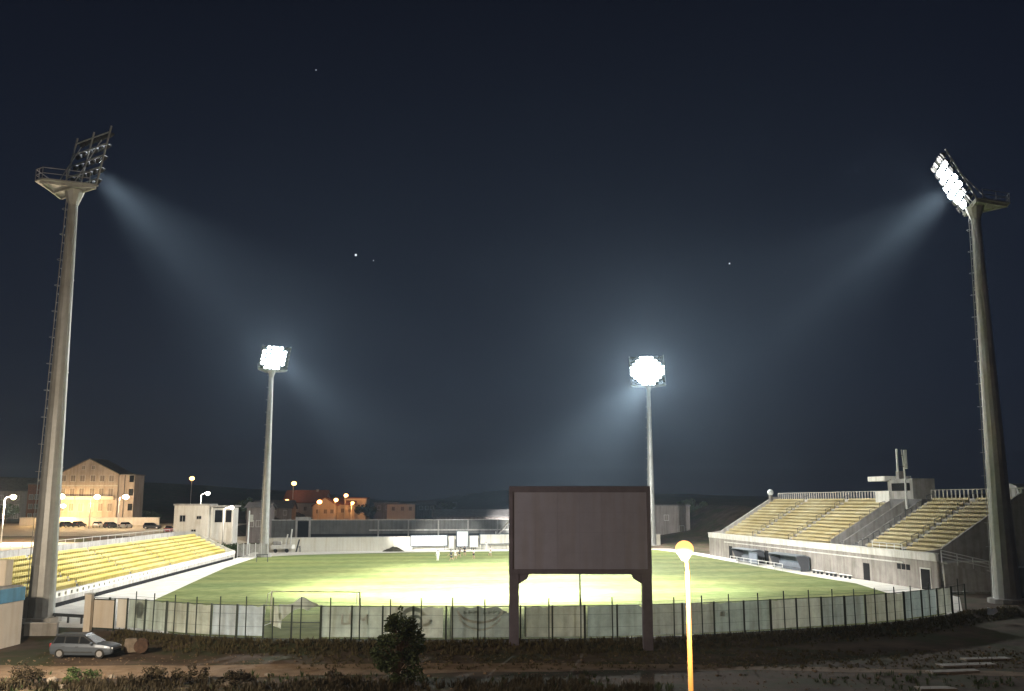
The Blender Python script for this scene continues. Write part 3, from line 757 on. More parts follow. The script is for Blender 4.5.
# goal between fence and pitch
GY = 81.0
a, b = Vector((at(271, 610, GY)[0], GY, 0)), Vector((at(360.5, 610, GY)[0], GY - .6, 0)); d = b - a
t = thing('football_goal', a, math.atan2(d.y, d.x), 'white football goal frame just behind the left part of the fence', 'goal')
L = d.length; H = 2.62
m = MB(); m.tube([(0, 0, 0), (0, 0, H)], .06, 8).build('post', M['railing'], t); MB().tube([(L, 0, 0), (L, 0, H)], .06, 8).build('post', M['railing'], t)
MB().tube([(-.06, 0, H), (L + .06, 0, H)], .04, 8).build('crossbar', M['railing'], t)
for x in (0, L): MB().tube([(x, -.06, H - .05), (x, -.9, H - .1), (x, -1.9, .06), (x, 0, .06)], .03, 6).build('side_frame', M['railing'], t)

# ------------------------------------------------------------------ far end: walls, boards, mound, trailer
def wall(name, p, q, z0, z1, th, mat, label, cap=None):
    d = Vector(q) - Vector(p); L = Vector((d.x, d.y)).length
    t = thing(name, (p[0], p[1], 0), math.atan2(d.y, d.x), label, 'wall')
    MB().bx(0, L, 0, th, z0, z1).build('wall_face', mat, t)
    MB().bx(-.05, L + .05, -.08, th + .08, z1 + .002, z1 + .15).build('coping', cap or M['pale_concrete'], t)
    return t, L
M['far_concrete'] = pmat('old_grey_concrete', (.10, .10, .095), .9, .2, .5, stain=.3)
M['bright_wall'] = pmat('whitewash', (.72, .70, .62), .8, .05, .5, stain=.12)
WP, WQ = (-50, 193), (33.5, 216.5)
t, L = wall('boundary_wall', WP, WQ, -.2, 2.75, .35, M['bright_wall'], 'long white boundary wall along the far end of the pitch')
BP, BQ = (-58, 226), (44, 240)
t, L = wall('retaining_wall', BP, BQ, -.2, 5.7, .6, M['far_concrete'], 'long grey wall rising dimly behind the white boundary wall')
MB().bx(10.31, L, -.05, -.001, -.2, 2.5).build('dark_strip', M['dark_hole'], t)  # black strip along the lower part of the wall
MB().bx(7.2, 9.8, -.12, -.002, 1.0, 5.5).build('gateway', M['dark_hole'], t)
MB().bx(6.7, 7.19, -.2, -.002, .5, 6.1).bx(9.81, 10.3, -.2, -.002, .5, 6.1).bx(6.7, 10.3, -.25, .6, 5.86, 6.5).build('gateway_frame', M['concrete'], t)
for k in range(9): MB().bx(26 + k * 7.2, 26.35 + k * 7.2, -.22, -.002, 0, 5.68).build('buttress', M['dark_concrete'], t)
MB().bx(24, L, -.35, -.003, 3.2, 3.5).build('ledge', M['concrete'], t)
t = thing('long_shed', (-20, 247, terrain(-20, 247) - .5), R(7), 'long low grey shed with dull roof above the far retaining wall', 'shed')
MB().bx(0, 58, 0, 9, 0, 6.2).build('wall_face', M['mauve_wall'], t)
MB().sweep_x([(-.7, 6.2), (4.5, 7.9), (9.7, 6.2), (9.7, 6.0), (-.7, 6.0)], -.5, 58.5).build('roof', M['grey_roof'], t)
for k in range(9): MB().bx(3 + k * 6.2, 5.4 + k * 6.2, -.06, -.002, 3.6, 5.2).build('window', M['glass'], t)
# stair frame near the wall, left of scoreboard
t = thing('steel_stair', (-1.6, 224.5, 0), R(8), 'pale slanting steel stair left of the scoreboard edge', 'stair')
MB().bar((-2.2, 0, 1.6), (1.8, 0, 6.6), .5, .22).bar((-2.2, 1.0, 1.6), (1.8, 1.0, 6.6), .5, .22).build('stringer', M['pale_concrete'], t)
m = MB()
for k in range(14): f = k / 13; m.box(lerp(-2.2, 1.8, f), .5, lerp(1.7, 6.7, f), .4, .9, .06)
m.build('tread', M['pale_concrete'], t); MB().bar((-2.2, 0, -.3), (-2.2, 0, 3.2), .22).bar((1.8, 0, -.3), (1.8, 0, 6.6), .22).build('post', M['pale_concrete'], t)
wd = Vector((WQ[0] - WP[0], WQ[1] - WP[1], 0)).normalized(); wr = math.atan2(wd.y, wd.x)
def wpos(u, dy=-1.2):
    k = (u - 512) / FPX; t_ = 0
    # point of the far wall seen in this column
    n = 0
    for i in range(2000):
        q = Vector((WP[0], WP[1], 0)) + wd * (i * .05)
        if 512 + FPX * q.x / (q.y * math.cos(PITCH) - 10 * math.sin(PITCH)) >= u: break
    return (q.x - wd.y * dy, q.y + wd.x * dy, 0)
def bw(u0, u1): return (Vector(wpos(u1)) - Vector(wpos(u0))).length
G = 'white boards along the far wall'
board(wpos(427.7), wr, bw(410, 445.5), 2.0, 'wide white framed board, left end of the board row at the far wall', z0=1.0, group=G)
board(wpos(450), wr, bw(447.4, 452.8), 2.4, 'narrow cream board between the wide board and the tall one', M['white_wall'], .3, G, frame=False)
board(wpos(461), wr, bw(455.6, 466.3), 3.1, 'tallest pale blue board in the middle of the board row', z0=.75, group=G)
board(wpos(472.3), wr, bw(468.4, 476.2), 2.3, 'small pale blue board right of the tallest one', z0=.6, group=G, frame=False)
board(wpos(495.5), wr, bw(478.5, 512), 1.9, 'wide pale board running behind the scoreboard post', M['white_wall'], 1.25, G)
def mound(pos, a, b, h, label, mat):
    m = MB(); n = 26; k = 10
    for i in range(k + 1):
        for j in range(n):
            r = i / k; t_ = 2 * math.pi * j / n
            zz = h * (1 - r ** 1.6) * (1 + .25 * math.sin(3 * t_ + r * 4) + .15 * math.sin(7 * t_ + 2)) if i < k else -.05
            m.v.append((a * r * math.cos(t_), b * r * math.sin(t_), zz))
    for i in range(k):
        for j in range(n): p, q = i * n + j, i * n + (j + 1) % n; m.f.append((p, p + n, q + n, q))
    return tag(m.build('mound', mat, loc=pos, smooth=True), label, 'mound')
M['soil'] = pmat('dark_soil', (.05, .045, .025), .95, .4, 1.5, bump=.5)
q = wpos(391, -3.2); mound(q, 2.4, 1.2, .75, 'dark low heap on the grass left of the framed white board', M['soil'])
# trailer with poles by the far left mast
q = Vector(ground(282, 552.5)); t = thing('equipment_trailer', q, wr, 'white equipment trailer with upright poles right of the far left mast', 'trailer')
MB().prism([(-2.3, -.8), (1.9, -.8), (2.5, 0), (1.9, .8), (-2.3, .8)], .7, 1.5).build('body', M['white_wall'], t, bevel=.06)
MB().bx(-1.9, -.2, -.6, .6, 1.502, 2.2).build('cargo', M['concrete'], t, bevel=.15)
for x in (-1.3, .9):
    for y in (-.86, .86): MB().tube([(x, y - .1, .38), (x, y + .1, .38)], .38, 12).build('wheel', M['tyre'], t)
for x, h in ((.75, 3.6), (1.55, 4.6)): MB().tube([(x, 0, 1.5), (x + .25, 0, h)], .13, 6).build('pole', M['railing'], t)
q = Vector(ground(297.5, 552)); t = thing('stacked_frame', q, wr, 'dark upright frame leaning by the white trailer', 'frame')
MB().bar((-.3, 0, 0), (.3, .1, 2.5), .3).bar((.5, 0, 0), (.35, .1, 2.5), .18).bar((-.1, 0, 1.0), (.5, 0, 1.0), .12).build('frame', M['dark_steel'], t)
q = Vector(ground(304.5, 551.5)); tag(MB().ball((0, 0, .4), .8, 10, 6, (1, .7, .8)).build('sack', M['dark_concrete'], loc=q, smooth=True), 'small dark sack on the ground right of the dark frame', 'sack')
q = Vector(ground(262, 562)); t = thing('hurdle', q, .3, 'small dark hurdle at the foot of the far left mast', 'hurdle')
for x in (-.9, .9): MB().bar((x, -.3, 0), (x, .3, 1.2), .09).bar((x, .5, 0), (x, .3, 1.2), .07).build('leg', M['dark_steel'], t)
MB().bar((-1, .3, 1.2), (1, .3, 1.2), .12).build('bar', M['dark_steel'], t)
q = Vector(ground(247, 556.5)); t = thing('flag_pole', q, 0, 'slender bright white pole left of the far left mast', 'pole')
MB().tube([(0, 0, 0), (.1, 0, 8.4)], [.17, .12], 8).build('shaft', M['board_white'], t); MB().box(.55, 0, 7.0, .5, .25, 1.3).build('fitting', M['railing'], t)
t = thing('panel_fence', ground(237, 559), wr, 'grey slatted fence behind the slender white pole', 'fence')
for k in range(6): MB().bar((k * 1.05, 4, 0), (k * 1.05, 4, 2.6), .12).build('post', M['railing'], t)
m = MB()
for k in range(30): m.bx(.05 + k * .18, .16 + k * .18, 4.03, 4.07, .3, 2.4)
m.build('slats', M['concrete'], t)

# ------------------------------------------------------------------ street lamps
def street_lamp(pos, h, label, lens, power, color, arm=1.4, az=0, group=None, pole_r=.09, head=.34, pole_mat=None, name='street_lamp'):
    t = thing(name, pos, az, label, 'street lamp', group)
    MB().tube([(0, 0, -.1), (0, 0, h * .5), (0, 0, h - .35), (arm * .25, 0, h - .05), (arm, 0, h + .1)], [pole_r * 1.25, pole_r, pole_r * .8, pole_r * .7, pole_r * .6], 8).build('pole', pole_mat or M['railing'], t, smooth=True)
    hd = MB().box(arm + .3, 0, h + .16, .95, .34, .16).build('lamp_head', M['lamp_shell'], t, bevel=.04)
    MB().ball((arm + .35, 0, h + .02), head, 12, 8, (1.15, 1, .8)).build('lens', lens, hd, smooth=True)
    if power:
        d = bpy.data.lights.new('lamp_light', 'POINT'); d.energy = power; d.color = color; d.shadow_soft_size = .25
        o = bpy.data.objects.new('lamp_light', d); col.objects.link(o); o.parent = t; o.location = (arm + .35, 0, h - .45)
    return t
SOD = (1.0, .60, .28); WARM = (1.0, .76, .50)
# the near sodium lamp and its neighbour farther along the road
p = at(689.4, 640, 25.0)
LZ0 = -.9
t = thing('street_lamp', (p[0], 25.0, LZ0), R(-108), 'glowing orange street lamp on a slim pole in front of the fence', 'street lamp', 'orange street lamps along the dirt road')
def sodium_lamp(t, power, H, colour=SOD):
    MB().tube([(0, 0, 0), (0, 0, H * .5), (0, 0, H - .4)], [.105, .072, .050], 12).build('pole', M['sodium_pole'], t, smooth=True)
    MB().tube([(0, 0, 0), (0, 0, .9)], .14, 12).build('base', M['sodium_pole'], t)
    MB().tube([(0, 0, H - .42), (.08, 0, H - .2), (.42, 0, H - .08)], [.055, .045, .045], 8).build('arm', M['sodium_pole'], t, smooth=True)
    hd = MB().tube([(.42, 0, H - .14), (.42, 0, H - .02)], [.08, .16], 12).build('lamp_head', M['lamp_shell'], t)
    MB().ball((.42, 0, H + .14), .235, 16, 10, (1, 1, .9)).build('lens', M['sodium'], hd, smooth=True)
    d = bpy.data.lights.new('lamp_light', 'POINT'); d.energy = power; d.color = colour; d.shadow_soft_size = .22
    o = bpy.data.objects.new('lamp_light', d); col.objects.link(o); o.parent = t; o.location = (.62, 0, H - .25)
M['sodium_pole'] = pmat('lamp_pole_paint', (.21, .13, .05), .5, .1, 3)
sodium_lamp(t, 6200, at(683.5, 549, 24.6)[2] - .14 - LZ0)
t = thing('street_lamp', (-31, 49, -.5), R(60), 'orange street lamp standing outside the picture left of the parked hatchback', 'street lamp', 'orange street lamps along the dirt road')
sodium_lamp(t, 26000, 9.5, (1.0, .82, .60))

PG = 'white street lamps of the parking lot'
def plamp(u, v, Y, label, power, color=WARM, lens='warm_white', arm_dir=0, h=None, group=PG, head=.5):
    p = at(u, v, Y); z0 = terrain(p[0], Y); h = p[2] - z0
    return street_lamp((p[0] - 1.5 * math.cos(arm_dir), Y - 1.5 * math.sin(arm_dir), z0), h, label, M[lens], power, color, 1.2, arm_dir, group, .12, head)
plamp(13, 497, 175, 'leftmost white street lamp, left of the near left mast', 50000)
plamp(60.5, 496.5, 232, 'upper bright street lamp just right of the near left mast', 45000, head=.85)
plamp(63, 506, 250, 'lower yellowish street lamp just right of the near left mast', 25000, (1, .62, .25), head=.6)
plamp(97, 497, 238, 'white street lamp before the middle of the gabled building', 20000, head=.7)
plamp(125.5, 497, 238, 'white street lamp before the right corner of the gabled building', 20000, head=.7)
plamp(207.5, 493.5, 222, 'white street lamp rising behind the flat white house', 5000, (1, .88, .7), 'cool_lens', head=.5)
plamp(231.5, 507.5, 196, 'white lamp on the right side of the flat white house', 4000, (1, .92, .8), 'cool_lens', head=.42)
OG = 'orange lamps on the far hillside'
for u, v, Y, lb, pw, hs in ((192, 478.5, 330, 'lone orange lamp on the dark hillside above the flat white house', 2500, .85), (294, 483.5, 345, 'highest orange lamp of the hillside houses', 5500, .9), (287, 501.5, 318, 'leftmost low orange lamp of the hillside houses', 4500, .85),
                        (319.5, 502, 318, 'orange lamp before the gable of the middle hillside house', 5500, .85), (336, 500, 322, 'orange lamp between two hillside houses', 4200, .75), (346, 495.5, 330, 'upper right orange lamp of the hillside houses', 4200, .75), (352.5, 503, 322, 'reddish lamp at the right hillside house', 3000, .6)):
    plamp(u, v, Y, lb, pw, (1, .42, .12), 'orange_lens', arm_dir=-1.2, group=OG, head=hs)

# ------------------------------------------------------------------ buildings
def house(pos, rz, W, D, H, wallm, roofm, label, gable=None, wins=(), flat=False, cat='house', name='house', along_x=True, door=None, chimney=False, pane='glass'):
    t = thing(name, pos, rz, label, cat)
    wl = MB().bx(-W/2, W/2, 0, D, -2.5, H)
    if gable and not along_x:
        n = len(wl.v); wl.v += [(-W/2, 0, H), (W/2, 0, H), (0, 0, H + gable), (-W/2, D, H), (W/2, D, H), (0, D, H + gable)]; wl.f += [(n, n+1, n+2), (n+5, n+4, n+3)]
    if gable and along_x:
        n = len(wl.v); wl.v += [(-W/2, 0, H), (-W/2, D, H), (-W/2, D/2, H + gable), (W/2, 0, H), (W/2, D, H), (W/2, D/2, H + gable)]; wl.f += [(n, n+2, n+1), (n+3, n+4, n+5)]
    wl.build('wall', wallm, t)
    if flat:
        MB().bx(-W/2 - .25, W/2 + .25, -.25, D + .25, H + .002, H + .35).build('roof', roofm, t)
    else:
        r = MB(); e = .5; k = gable
        if along_x:
            s = k / (D / 2)
            for y0, y1 in ((-e, D/2), (D + e, D/2)): r.quad((-W/2 - e, y0, H - e * s + .05), (W/2 + e, y0, H - e * s + .05), (W/2 + e, y1, H + k + .05), (-W/2 - e, y1, H + k + .05))
        else:
            s = k / (W / 2)
            for x0 in (-W/2 - e, W/2 + e): r.quad((x0, -e, H - e * s + .05), (x0, D + e, H - e * s + .05), (0, D + e, H + k + .05), (0, -e, H + k + .05))
        ro = r.build('roof', roofm, t); so = ro.modifiers.new('thick', 'SOLIDIFY'); so.thickness = .22; so.offset = 1
        if chimney: MB().box(W * .25, D * .45, H + k * .9, .8, .8, 1.8).build('chimney', M['concrete'], ro)
    for (x, z, ww, hh) in wins:
        f = MB().bx(x - ww/2 - .12, x - ww/2, -.07, -.002, z - hh/2 - .12, z + hh/2 + .12).bx(x + ww/2, x + ww/2 + .12, -.07, -.002, z - hh/2 - .12, z + hh/2 + .12).bx(x - ww/2, x + ww/2, -.07, -.002, z + hh/2, z + hh/2 + .12).bx(x - ww/2 - .1, x + ww/2 + .1, -.16, -.002, z - hh/2 - .14, z - hh/2).bx(x - .03, x + .03, -.065, -.004, z - hh/2, z + hh/2)
        f_ = f.build('window', M['pale_concrete'], t)
        MB().bx(x - ww/2, x + ww/2, -.03, -.003, z - hh/2, z + hh/2).build('pane', M[pane], f_)
    if door: x, ww, hh = door; MB().bx(x - ww/2, x + ww/2, -.05, -.002, 0, hh).build('door', M['dark_hole'], t)
    return t
p = at(84, 530, 258); z0 = terrain(p[0], 258)
k = 258 / FPX
wins = []
for z, hh in ((4.6, 2.0), (8.6, 2.0), (12.3, 1.6)):
    for x in (-6.4, -3.9, -1.4, 1.4, 3.9, 6.4): wins.append((x, z, 1.2, hh))
wins += [(-1.3, 15.2, .8, .9), (1.3, 15.2, .8, .9)]
t = house((p[0], 258, z0), R(2), 16.4, 12, 13.4, M['old_cream'], M['grey_roof'], 'big cream gabled building lit warm behind the parking lot', 4.2, wins, cat='building', name='gabled_building', along_x=False, pane='curtain_glass')
MB().bx(-8.2, 8.2, -.2, -.002, 10.2, 10.5).build('cornice', M['pale_concrete'], t)
for x in (-5.2, 0, 5.2): MB().bx(x - 2.5, x + 2.5, -1.3, -.003, 6.6, 6.75).bx(x - 2.5, x + 2.5, -1.3, -1.22, 6.752, 7.5).build('balcony', M['cream_wall'], t)
MB().bx(8.202, 12.4, .6, 8, -2.5, 13.2).build('side_wing', M['old_cream'], t)
MB().bx(8.25, 12.6, .3, 8.3, 13.202, 13.5).build('wing_roof', M['grey_roof'], t)
for z in (4.6, 8.6, 12.2):
    for x in (11.6,): MB().bx(x - .6, x + .6, .53, .598, z - .9, z + .9).build('window', M['glass'], t)
MB().tube([(9.8, .5, 0), (9.8, .5, 13.2)], .1, 6).build('downpipe', M['dark_steel'], t)
t, L = wall('garden_wall', (p[0] - 14, 251, 0), (p[0] + 22, 253, 0), terrain(p[0], 252) - .5, terrain(p[0], 252) + 2.0, .3, M['cream_wall'], 'low cream wall between the parked cars and the gabled building')
# flat white house
p = at(205, 532, 205); z0 = terrain(p[0], 205); k = 205 / FPX
t = house((at(190.5, 532, 205)[0], 205, z0), R(6), 7.2, 8, at(190, 505.5, 205)[2] - z0, M['white_wall'], M['concrete'], 'flat roofed white house behind the end of the left stand', flat=True, wins=((-1.8, 4.0, 1.1, 1.3), (1.6, 4.2, .9, .6), (.6, 1.2, .9, .9)), name='flat_house')
H = at(190, 505.5, 205)[2] - z0
MB().bx(3.602, 8.4, 1.6, 8, -2.5, H - .5).build('side_wing', M['white_wall'], t); MB().bx(3.4, 8.9, .2, 8.2, H - .3, H).build('porch_roof', M['concrete'], t)
for x in (4.2, 8.6): MB().bx(x - .13, x + .13, .3, .56, -1, H - .302).build('column', M['white_wall'], t)
MB().bx(4.6, 6.2, 1.55, 1.598, H - 3.6, H - 1.0).build('window', M['glass'], t); MB().bx(6.9, 8.1, 1.55, 1.598, H - 3.6, H - 1.0).build('door', M['dark_hole'], t)
# houses around the far left mast and on the hillside
def hs(u, v, Y, W, H, D, label, g, wallm='mauve_wall', roofm='grey_roof', rz=4, wins=None, **kw):
    p = at(u, v, Y); z0 = p[2]
    return house((p[0], Y, z0), R(rz), W, D, H, M[wallm], M[roofm], label, g, pane='curtain_glass', wins=wins if wins is not None else [(x, 1.9 + 2.8 * f, 1.0, 1.3) for f in range(max(1, int(H // 2.9))) for x in (-W * .28, W * .05, W * .33)], **kw)
hs(257, 532, 222, 5.0, 5.6, 7, 'narrow pale house left of the far left mast', 1.0, 'mauve_wall', rz=3)
hs(272, 519, 300, 12, 3.4, 9, 'dark roofed low house right of the far left mast', 2.2, 'mauve_wall', 'grey_roof')
hs(303, 514, 345, 15, 4.2, 10, 'orange lit gabled house, largest on the hillside', 4.2, 'cream_wall', 'roof_tile', rz=-6, along_x=True, chimney=True)
hs(324, 517, 330, 8, 4.0, 9, 'small orange lit house with its gable to the pitch', 2.6, 'cream_wall', 'roof_tile', along_x=False)
hs(341, 516, 335, 9.5, 4.0, 9, 'reddish low house between the hillside lamps', 2.0, 'cream_wall', 'roof_tile', rz=10)
hs(356, 514, 338, 7.2, 5.4, 9, 'boxy orange house at the right end of the lit hillside', 0, 'cream_wall', 'roof_tile', rz=2, flat=True)
hs(386, 513, 350, 9, 3.6, 9, 'dim pinkish house with step roof beyond the framed board', 0, 'mauve_wall', 'grey_roof', flat=True)
hs(401, 514, 345, 10, 3.4, 9, 'dim pinkish flat house right of the step roofed one', 0, 'cream_wall', 'grey_roof', flat=True, rz=8)
hs(426, 513, 360, 6.6, 3.0, 8, 'little dim house alone on the slope above the boards', 1.4, 'mauve_wall', 'grey_roof')
hs(673, 535, 236, 8.5, 7.0, 9, 'dim pinkish building behind the orange street lamp', 0, 'mauve_wall', 'grey_roof', flat=True, rz=-4, wins=((-1.5, 4.2, 1.0, 1.2), (2.2, 1.5, 1.0, 1.4)))
hs(706, 522, 275, 16, 4.5, 9, 'dim flat building on the bank left of the grandstand', 0, 'mauve_wall', 'grey_roof', flat=True, rz=-8)
hs(12, 532, 290, 14, 12.5, 10, 'dark house at the left picture edge behind the parking lot', 3.5, 'mauve_wall', 'grey_roof', rz=5)
hs(33, 532, 285, 5, 14, 8, 'narrow dark red building hidden behind the near left mast', 0, 'roof_tile', 'grey_roof', rz=3, flat=True)
# pale round-topped structure beyond the right mast
p = at(1019, 502, 132); t = thing('water_tank', (p[0] + 1.5, 132, p[2]), R(10), 'pale round topped tank house at the right picture edge', 'tank')
MB().sweep_x([(-2.6, -3), (-2.6, 1.4), (-2.2, 2.1), (-1.2, 2.5), (1.2, 2.5), (2.2, 2.1), (2.6, 1.4), (2.6, -3)], -3.6, 5).build('body', M['pale_concrete'], t, smooth=False, bevel=.1)
MB().bx(-3.64, -3.602, -.6, .6, -2, .6).build('hatch', M['dark_concrete'], t)
t, L = wall('side_wall', (60.2, 104.5, 0), (84, 104, 0), -.3, 5.2, .4, M['concrete'], 'bare grey concrete wall right of the near right mast')
t, L = wall('entrance_wall', (51.5, 103.2, 0), (59.6, 104.3, 0), -.3, 3.0, .3, M['dark_concrete'], 'darker low wall left of the near right mast by the stand')
# kiosk at the left edge
kp = ground(17, 637)
t = thing('kiosk', (kp[0], kp[1] - 4, -.3), R(-4), 'cream walled kiosk with blue band at the left picture edge', 'kiosk')
MB().bx(-7, 0, 0, 4, -.3, 3.0).build('wall', M['cream_wall'], t)
MB().bx(-7.1, .06, -.14, 4.06, 3.002, 4.0).build('fascia', M['blue'], t, bevel=.02)
MB().bx(-7, -.1, .2, 3.9, 4.002, 4.12).build('roof', M['concrete'], t); MB().bx(-3.4, -1.0, 3.0, 3.9, 4.122, 6.0).build('upper_block', M['cream_wall'], t)
MB().bx(-7.05, .03, -.05, -.002, -.3, .25).build('plinth', M['concrete'], t)
# cabinet and low barrier at the mast foot
q = ground(30, 623); t = thing('switch_cabinet', q, 0, 'dark grey switch cabinet at the foot of the near left mast', 'cabinet')
MB().bx(-.62, .5, -.4, .4, .12, 2.0).build('body', M['dark_concrete'], t, bevel=.03); MB().bx(-.68, .56, -.46, .46, 0, .118).build('plinth', M['concrete'], t); MB().bx(-.06, -.04, -.41, -.402, .2, 1.9).build('door_seam', M['dark_hole'], t); MB().bx(-.66, .54, -.44, .44, 2.002, 2.07).build('lid', M['dark_concrete'], t)
q = ground(37, 632); t = thing('low_wall', q, R(2), 'low dull concrete kerb wall before the near left mast', 'wall')
MB().bx(-1.0, 1.5, 0, .3, -.3, .62).build('wall_face', M['dark_concrete'], t); MB().bx(-1.05, 1.55, -.04, .34, .622, .7).build('coping', M['concrete'], t)
a, b = Vector(ground(53, 622)), Vector(ground(83, 624)); d = b - a
t = thing('barrier', a, math.atan2(d.y, d.x), 'low dark pipe barrier between the near left mast and the pillar', 'barrier')
L = d.length; MB().tube([(0, 0, .62), (L, 0, .62)], .13, 8).build('rail', M['dark_steel'], t)
for x in (.2, L * .5, L - .2): MB().tube([(x, 0, -.2), (x, 0, .62)], .09, 8).build('post', M['dark_steel'], t)

# ------------------------------------------------------------------ cars
def car(pos, rz, paint, label, group=None, L=4.15, wagon=True, name='parked_car', simple=False, dark_front=False):
    t = thing(name, pos, rz, label, 'car', group)
    s = L / 4.15
    st = [(-2.05, .42, .78, .74), (-1.98, .26, .95, .82), (-1.3, .2, .98, .86), (0, .2, .95, .865), (.95, .2, .93, .86), (1.55, .22, .86, .83), (1.93, .26, .76, .77), (2.06, .36, .64, .66)]
    m = MB(); n = 10
    for x, zb, zt, hw in st:
        for y, z in ((-hw + .06, zb), (-hw, lerp(zb, zt, .3)), (-hw, lerp(zb, zt, .72)), (-hw + .07, zt), (-hw * .4, zt + .03), (hw * .4, zt + .03), (hw - .07, zt), (hw, lerp(zb, zt, .72)), (hw, lerp(zb, zt, .3)), (hw - .06, zb)): m.v.append((x * s, y, z))
    for i in range(len(st) - 1):
        for k in range(n): a, b = i * n + k, i * n + (k + 1) % n; m.f.append((a, b, b + n, a + n))
    m.f += [tuple(range(n))[::-1], tuple(range((len(st)-1) * n, len(st) * n))]
    m.build('body', paint, t, smooth=False, bevel=.03)
    # cabin
    rb, rt = (-1.98, -1.72) if wagon else (-1.55, -.95); fb, ft = .98, .12
    def ring_(x, z, hw): return [(x * s, -hw, z), (x * s, hw, z)]
    m = MB(); P = [(rb, .93, .78), (rt, 1.47, .60), (ft, 1.49, .60), (fb, .93, .78)]
    for x, z, hw in P: m.v += ring_(x, z, hw)
    m.f = [(0, 2, 4, 6), (1, 7, 5, 3), (0, 1, 3, 2), (2, 3, 5, 4), (4, 5, 7, 6), (0, 6, 7, 1)]
    cb = m.build('cabin', M['pillar'], t, bevel=.05)
    MB().sweep_x([(-.6, 1.47), (-.5, 1.53), (.5, 1.53), (.6, 1.47)], (rt - .08) * s, ft * s).build('roof', paint, cb, bevel=.02)
    def lerp3(a, b, f): return tuple(lerp(x, y, f) for x, y in zip(a, b))
    for sd in (-1, 1):
        def S(x, z): f = (z - .93) / .55; return (x * s, sd * (lerp(.78, .60, f) + .012), z)
        for x0, x1, x2, x3 in ((-1.78, -1.62, -1.12, -1.12), (-1.04, -1.04, -.18, -.18), (-.10, -.10, .08, .78)) if wagon else ((-1.25, -.9, -.55, -.55), (-.48, -.48, -.05, -.05), (.03, .03, .1, .78)):
            q = MB(); q.quad(S(x0, .98), S(x1, 1.40), S(x2, 1.40), S(x3, .98)); q.build('side_window', M['glass'], cb)
        if not simple:
            q = MB(); q.box(.72 * s, sd * .93, .98, .16, .2, .14).build('mirror', paint, t, bevel=.03)
            for x in (-.22, -1.1): MB().box(x * s, sd * .868, .76, .2, .03, .035).build('door_handle', M['lamp_shell'], t)
            MB().bar((-1.5 * s, sd * .56, 1.53), (.0, sd * .56, 1.53), .04).build('roof_rail', M['dark_steel'], cb)
            MB().box(-.2 * s, sd * .872, .42, 2.0 * s, .02, .07).build('trim_strip', M['dark_steel'], t)
        MB().box(1.86 * s, sd * .58, .64, .34, .3, .16, -sd * .35).build('headlight', M['board_white'], t, bevel=.04)
        MB().box(-1.99 * s, sd * .68, .84, .12, .2, .26).build('tail_light', M['red_lens'], t, bevel=.03)
        for x in (-1.32, 1.28):
            w_ = MB().tube([(x * s, sd * .70, .31), (x * s, sd * .885, .31)], .315, 18).build('wheel', M['tyre'], t)
            q = MB(); yy = sd * .893; q.tube([(x * s, sd * .88, .31), (x * s, yy, .31)], .2, 14)
            q.build('rim', M['rim'], w_)
    def Wf(x0, z0, x1, z1, nm, o):
        q = MB(); h0, h1 = lerp(.78, .6, (z0 - .93) / .55) - .06, lerp(.78, .6, (z1 - .93) / .55) - .06
        q.quad((x0 * s + o, -h0, z0), (x0 * s + o, h0, z0), (x1 * s + o, h1, z1), (x1 * s + o, -h1, z1)); q.build(nm, M['glass'], cb)
    Wf(lerp(fb, ft, .1), .986, lerp(fb, ft, .88), 1.42, 'windscreen', .02); Wf(lerp(rb, rt, .15), 1.01, lerp(rb, rt, .85), 1.39, 'rear_window', -.02)
    if not simple:
        MB().box(2.05 * s, 0, .42, .06, 1.1, .2).build('grille', M['dark_hole'], t); MB().box(-2.05 * s, 0, .62, .03, .5, .11).build('number_plate', M['board_white'], t)
    return t
M['pillar'] = pmat('dark_pillar', (.02, .022, .025), .35, .1, 2)
def paint(name, c, metal=.35): return pmat(name, c, .32, .05, 2, metal, spec=.6)
M['red_lens'] = pmat('red_lens', (.35, .02, .015), .25, .1, 3)
CP = {'silver': paint('silver_blue_paint', (.10, .12, .15)), 'dark': paint('dark_paint_car', (.03, .032, .04)), 'white': paint('white_car_paint', (.62, .60, .56), 0), 'red': paint('red_car_paint', (.30, .05, .04), .1)}
q = ground(85.5, 656.5, -.49)
car((q[0], q[1], -.486), R(-3), CP['silver'], 'silver blue hatchback parked on the dirt before the fence pillar', L=4.45, name='hatchback')
PC = 'cars parked before the gabled building'
for u, Y, rz, c, lb in ((67, 243, 70, 'dark', 'dark car nearest the near left mast in the lot'), (79, 244, 80, 'dark', 'second dark car beside the first one in the lot'), (98, 243, 95, 'white', 'white car between the dark cars of the lot'),
                        (111.5, 240, 60, 'dark', 'dark car parked right of the white one'), (126, 240, 88, 'white', 'pale car under the lamp at the right corner of the gabled building'), (152, 236, 5, 'dark', 'long dark car right of the gabled building'), (169, 222, 100, 'red', 'small reddish car left of the flat white house')):
    p = at(u, 530, Y); car((p[0], Y, terrain(p[0], Y) + .04), R(rz), CP[c], lb, PC, simple=True, wagon=c != 'red')
# reel behind the car
q = ground(141, 652.5, -.42); t = thing('cable_reel', q, R(15), 'round rusty brown reel right of the parked hatchback', 'reel')
for y in (-.36, .36): MB().tube([(0, y - .05, .47), (0, y + .05, .47)], .47, 18).build('flange', M['rust'], t)
MB().tube([(0, -.31, .47), (0, .31, .47)], .22, 14).build('core', M['rust'], t)
M['soil_block'] = pmat('weathered_block', (.17, .14, .11), .9, .3, 3, bump=.3)
q = ground(130.5, 652, -.42); t = thing('rubble_block', q, .4, 'squat pale brown block between the hatchback and the rusty reel', 'block')
tag(t); MB().box(0, 0, .45, 1.0, .6, .95, 0, .8).build('block', M['soil_block'], t, bevel=.08)

